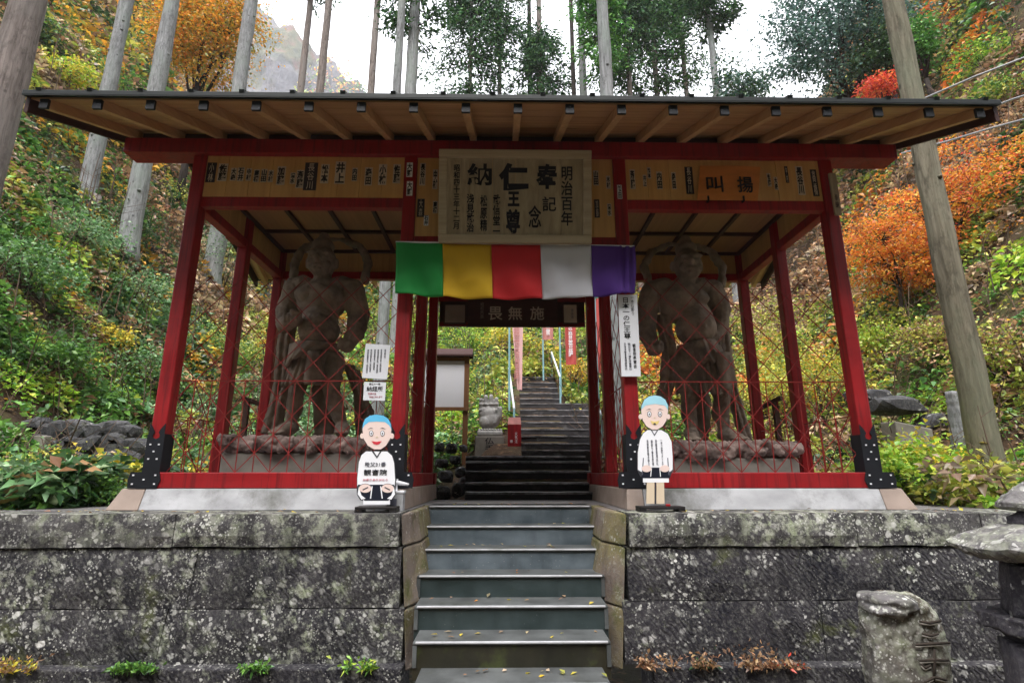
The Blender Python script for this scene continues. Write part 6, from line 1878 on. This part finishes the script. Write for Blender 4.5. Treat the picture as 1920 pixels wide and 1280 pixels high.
# orange maple, right
bush_tree(1840, 7.0, 385, 185, 150, ORA + ORA + REDL[:1], 'large orange maple spreading on the right slope', 15000, 0.085, 27, clump=0.27, flat=0.16, nclump=170, mat=LEAFM, trunk_r=0.06, name='maple_tree', upbias=1.0)
bush_tree(1675, 7.2, 470, 85, 85, ORA, 'smaller orange maple beside the right corner post', 6500, 0.08, 28, clump=0.24, flat=0.16, nclump=80, mat=LEAFM, trunk_r=0.05, name='maple_tree', upbias=1.0)
bush_tree(1895, 6.6, 580, 70, 60, REDL + ORA[:2], 'reddish maple low at the right edge', 4600, 0.08, 29, clump=0.24, flat=0.16, nclump=70, mat=LEAFM, trunk_r=0.045, name='maple_tree', upbias=1.0)
bush_tree(1652, 14, 165, 26, 20, REDL, 'small bright red maple above the right end of the roof', 1500, 0.12, 30, clump=0.26, flat=0.3, nclump=24, mat=LEAFM, trunk_r=0.05, name='maple_tree')
bush_tree(1800, 20, 20, 50, 40, ORA + GOLD, 'orange tree high on the right slope at the top of the view', 2800, 0.15, 31, clump=0.45, nclump=40, mat=LEAFM, name='autumn_tree')
# the tall trunk in front on the right and a pale stump behind it
tr = cedar(1870, 955, 1.25, 48, 'tall straight olive grey trunk standing right of the gate', mat=B_OLIVE, h=17, name='cedar_tree', seed=32, knots=20)
cedar_at(1812, 850, 34, 'short pale trunk just behind the tall right trunk', h=0.95, seed=33, knots=4)
cedar(1160, 640, 5.2, 34, 'pale grey trunk seen through the right side of the passage', h=16, seed=34)
cedar(716, 640, 6.5, 22, 'pale trunk seen through the gate left of the passage', h=16, seed=35)

# ---- shrubs one can tell apart
SH = [
 (250, 470, 90, 120, DEEP, 'dark evergreen shrub behind the pale mossy trunk', 1300, 0.11),
 (410, 560, 110, 190, DEEP + PALE, 'dark glossy shrub between the left corner post and the side post', 2200, 0.10),
 (130, 480, 150, 90, PALE, 'pale green shrub under the second trunk from the left', 1500, 0.10),
 (40, 560, 150, 110, PALE + GREEN, 'pale green shrub at the left edge above the stone wall', 1700, 0.10),
 (240, 590, 150, 100, PALE, 'broad pale leaved shrub left of the corner post', 1700, 0.10),
 (210, 660, 60, 50, YEL, 'small yellow shrub in the middle of the left slope', 600, 0.09),
 (90, 720, 160, 100, GREEN, 'leafy green shrub above the dry stone wall', 1800, 0.10),
 (260, 740, 120, 90, GREEN + PALE, 'green shrub right of the dry stone wall', 1500, 0.10),
 (330, 395, 60, 50, YGR, 'yellow green shrub under the left end of the roof', 700, 0.10),
 (420, 700, 90, 130, YGR + GREEN, 'yellow green bush behind the left side lattice', 1500, 0.09),
 (500, 720, 90, 160, YGR, 'pale yellow bush just left of the left statue', 1700, 0.09),
 (705, 640, 70, 90, LIME + GREEN, 'bright green bush right of the left statue', 1300, 0.09),
 (110, 170, 110, 70, LIME + YEL, 'yellow green bush between the two leftmost trunks', 1500, 0.15),
 (190, 160, 90, 60, GREEN, 'green bush left of the third trunk above the roof', 1100, 0.15),
 (1470, 780, 170, 230, YGR, 'tall weeping yellow green bush behind the right side lattice', 4200, 0.08),
 (1545, 800, 130, 170, YGR + YEL[:1], 'yellow green bush left of the right corner post', 2600, 0.08),
 (1430, 800, 90, 110, YEL + YGR, 'bright yellow bush just right of the right statue', 1700, 0.08),
 (1665, 680, 90, 90, YGR + LIME, 'pale lime bush right of the right corner post', 1500, 0.085),
 (1760, 690, 120, 100, YGR + BRN, 'olive bush in front of the rocks on the right slope', 1500, 0.085),
 (1850, 140, 90, 70, LIME + GREEN, 'round green bush high on the right slope', 1500, 0.13),
 (1880, 210, 120, 70, GREEN + YGR, 'green bush under the middle cable', 1500, 0.13),
 (1880, 720, 120, 120, BRN + YGR, 'twiggy brown bush right of the tall trunk', 1200, 0.08),
 (880, 680, 110, 110, LIME + GREEN, 'lime green bush seen through the passage above the stone hand', 2600, 0.09),
 (950, 660, 70, 60, YGR + YEL, 'yellow green bush beside the pink flag', 1300, 0.09),
 (1075, 735, 50, 70, YEL + GOLD, 'yellow bush under the red flag', 900, 0.08),
 (1070, 660, 90, 60, LIME + YGR, 'green yellow bush behind the red flag', 1400, 0.09),
]
for i, (px, py, w, h, p, lab, n, lf) in enumerate(SH):
    shrub(px, py, w, h, p, lab, n, lf, seed=i)
NEAR = [   # plants close behind the retaining wall
 (60, 945, 190, 110, YGR + GREEN + BRN[:1], 'mossy mound of low plants behind the left cap stones', 2600, 0.045, 0.9),
 (190, 950, 100, 60, GREEN, 'low green plant left of the gate corner', 1200, 0.05, 0.7),
 (225, 925, 70, 110, YEL + YGR, 'yellow leaved plant beside the left corner stone', 500, 0.11, 1.4),
 (150, 915, 100, 100, YEL + TAN[:1], 'golden leaved plant before the dry stone wall', 600, 0.09, 2.4),
 (20, 870, 80, 70, YEL + YGR, 'yellow plant at the left edge before the concrete slab', 500, 0.08, 2.2),
 (330, 880, 60, 50, YEL, 'yellow leaves inside the left side lattice', 260, 0.09, 2.9),
 (395, 800, 90, 90, YEL + ORA[:1] + YGR, 'yellow and orange plant behind the left plinth', 700, 0.09, 3.0),
 (1690, 950, 110, 120, LIME, 'bright green plant right of the gate corner stone', 2600, 0.085, 1.3),
 (1765, 955, 130, 130, LIME + YEL[:2], 'yellow green plant beside the tall right trunk', 3000, 0.085, 1.5),
 (1800, 905, 100, 90, LIME + GREEN, 'green plant left of the tall right trunk', 2000, 0.085, 2.2),
 (1690, 850, 110, 60, GREEN + PALE, 'low green plant under the concrete block', 900, 0.07, 2.6),
 (1560, 880, 130, 70, YGR + LIME, 'yellow green plant inside the right side lattice', 1300, 0.07, 2.7),
 (750, 800, 46, 120, YEL + GOLD, 'yellow plant behind the left passage lattice', 700, 0.08, 3.2),
]
for i, (px, py, w, h, p, lab, n, lf, y) in enumerate(NEAR):
    shrub(px, py, w, h, p, lab, n, lf, seed=60 + i, y=y, name='low_plant')
# small weeds at the foot of the wall
for i, (px, w, h, p, lab) in enumerate(((20, 60, 40, YEL + BRN, 'yellow and brown weeds at the lower left corner'), (215, 40, 26, GREEN, 'small green weed at the foot of the left wall'), (265, 26, 24, GREEN, 'tiny green weed right of the other one at the wall foot'), (480, 50, 26, GREEN, 'low green weed left of the steps at the wall foot'), (665, 60, 30, GREEN + LIME, 'green weed beside the lowest step'),
        (1330, 70, 50, BRN + DEEP[:1], 'dry brown weed right of the steps at the wall foot'), (1420, 60, 60, BRN, 'dry grass tuft at the foot of the right wall'), (1480, 50, 36, BRN + BRN + REDL[:1], 'reddish dry weed left of the stone monument'), (1240, 60, 40, BRN, 'dry weed just right of the lowest step'))):
    q = W(px, 1272, -0.68)
    t = thing('weed', (float(q[0]), -0.68, PITZ), lab, 'plant')
    k = 0.0049
    m = 180
    tc = rng.uniform(-0.5, 0.5, 6) * w * k
    ti = rng.integers(0, 6, m)
    dx = tc[ti] + rng.normal(size=m) * 0.02
    P_ = np.stack([q[0] + dx, -0.64 + rng.normal(size=m) * 0.02, np.full(m, PITZ + 0.06)], 1)
    fan = np.stack([rng.normal(size=m) * 0.55, -np.abs(rng.normal(size=m)) * 0.45, np.full(m, 1.0)], 1)
    P_ += fan * (rng.random((m, 1)) ** 1.5) * h * k * 0.5 * rng.uniform(0.15, 1.3, 6)[ti][:, None]
    leaves('foliage', P_, rng.uniform(0.025, 0.06, m), pal(p, m), LEAF, t, upbias=0.1, width=0.42, out=fan * 0.6 + np.array([0, 0, 0.1]), droop=0.15)
# fallen log on the left slope
p, q = on_hill(262, 470), on_hill(335, 485)
lg = thing('fallen_log', tuple(p), 'dark fallen log lying right of the pale mossy trunk', 'log')
MB().tube([tuple(p + np.array([0, 0, 0.12])), tuple((p + q) / 2 + np.array([0, 0, 0.16])), tuple(q + np.array([0, 0, 0.10]))], [0.16, 0.15, 0.13], 10).build('log', B_DARK, lg, smooth=True)
p = on_hill(172, 405)
sn = thing('tree_stump', tuple(p), 'small brown stump below the second trunk from the left', 'stump')
MB().tube([tuple(p - np.array([0, 0, 0.2])), tuple(p + np.array([0, 0, 0.3])), tuple(p + np.array([0.03, 0, 0.75]))], [0.22, 0.16, 0.14], 10).build('stump', B_BROWN, sn, smooth=True)

# ------------------------------------------------------------------ far cliff in the mist
sk = [(300, -60), (430, -50), (480, -30), (520, 5), (560, 48), (610, 85), (650, 118), (690, 150), (740, 196), (820, 240), (930, 262)]
YC = 300.0
cx_ = [float(W(a, b_, YC)[0]) for a, b_ in sk]; cz_ = [float(W(a, b_, YC)[2]) for a, b_ in sk]
us = np.linspace(cx_[0], cx_[-1], 190); ws = np.linspace(0, 1, 130)
U, V = np.meshgrid(us, ws)
top = np.interp(U, cx_, cz_) + (fbm(U * 0.06, U * 0 + 3, 2) - 0.47) * 24.0
Zc = 40 + (top - 40) * V
Yc = YC - 40 + 55 * V + (fbm(U * 0.017, Zc * 0.012, 5, 5) - 0.47) * 52 + (fbm(U * 0.085, Zc * 0.038, 8, 5) - 0.47) * 20
Uc = U + (fbm(U * 0.055, Zc * 0.055, 15) - 0.47) * 10
co = np.stack([Uc, Yc, Zc], -1).reshape(-1, 3)
i = np.arange(co.shape[0]).reshape(U.shape)
q = np.stack([i[:-1, :-1], i[:-1, 1:], i[1:, 1:], i[1:, :-1]], -1).reshape(-1, 4)
me = bpy.data.meshes.new('hills'); me.from_pydata(co.tolist(), [], q.tolist()); me.materials.append(M['cliff'])
o = bpy.data.objects.new('hills', me); COL.objects.link(o); o['kind'] = 'structure'
# shrubs clinging to the cliff
sel = rng.integers(0, co.shape[0], 2600)
keep = fbm(co[sel, 0] * 0.027, co[sel, 2] * 0.027, 12) > 0.47
sel = sel[keep]
P, C = [], []
for c_ in co[sel]:
    m = 9
    P.append(c_ + rng.normal(size=(m, 3)) * np.array([3.2, 2.2, 2.2]) + np.array([0, -1.8, 1.1]))
    C.append(pal([DEEP, YGR, BRN, GREEN, ORA, BRN][int(rng.integers(0, 6))], m))
P = np.concatenate(P)
leaves('cliff_shrubs', P, rng.uniform(1.5, 3.4, len(P)), np.concatenate(C), LEAF, upbias=0.5, kind='stuff')

# leaves blown onto the steps and cap stones
n = 70
xx = rng.uniform(-0.75, 0.65, n); kk = rng.integers(0, 7, n)
yy = 0.63 - 0.307 * kk + rng.uniform(0.06, 0.27, n); zz = -0.175 * kk + 0.012
m2 = 50
xc = np.concatenate([rng.uniform(-4.4, -1.1, m2 // 2), rng.uniform(1.1, 4.4, m2 // 2)]); yc = rng.uniform(-0.48, -0.15, m2)
leaves('blown_leaves', np.stack([np.concatenate([xx, xc]), np.concatenate([yy, yc]), np.concatenate([zz, np.full(m2, 0.012)])], 1), rng.uniform(0.03, 0.07, n + m2), pal(BRN + YEL + ORA[:1] + TAN, n + m2), LEAFM, upbias=2.5, droop=0.0, kind='stuff')
# ------------------------------------------------------------------ mist in the valley
HAZE = 0.0004
m = bpy.data.materials.new('mist'); m.use_nodes = True
nt = m.node_tree; nt.nodes.clear()
vo = nt.nodes.new('ShaderNodeVolumePrincipled')
vo.inputs['Color'].default_value = (0.94, 0.95, 1.0, 1); vo.inputs['Density'].default_value = HAZE; vo.inputs['Anisotropy'].default_value = 0.2
out = nt.nodes.new('ShaderNodeOutputMaterial'); nt.links.new(vo.outputs[0], out.inputs['Volume'])
hz = MB().box(-290, 290, -100, 345, PITZ - 1.0, 360).build('haze', m)
hz['kind'] = 'stuff'

# repeats share a group
GROUPS = {'cedar_tree': 'cedar trees around the gate', 'shrub': 'shrubs on the slopes', 'low_plant': 'low plants behind the retaining wall', 'weed': 'weeds at the foot of the wall',
          'guardian_statue': 'guardian statues in the gate', 'statue_plinth': 'plinths under the statues', 'retaining_wall': 'retaining walls beside the steps', 'notice_paper': 'notices on the left lattice',
          'framed_paper': 'framed papers beside the dark sign board', 'cutout_figure': 'cut-out boys beside the steps', 'votive_flag': 'votive flags along the stairs', 'handrail': 'handrails of the upper stairs',
          'rock': 'dark rocks on the right slope', 'cable': 'overhead cables', 'maple_tree': 'maples on the right slope', 'evergreen_tree': 'evergreen trees above the roof', 'autumn_tree': 'golden and orange trees', 'timber_rail': 'low timber rails beside the gate'}
for o in scene.objects:
    if o.parent is None and 'category' in o:
        g_ = GROUPS.get(o.name.split('.')[0])
        if g_: o['group'] = g_
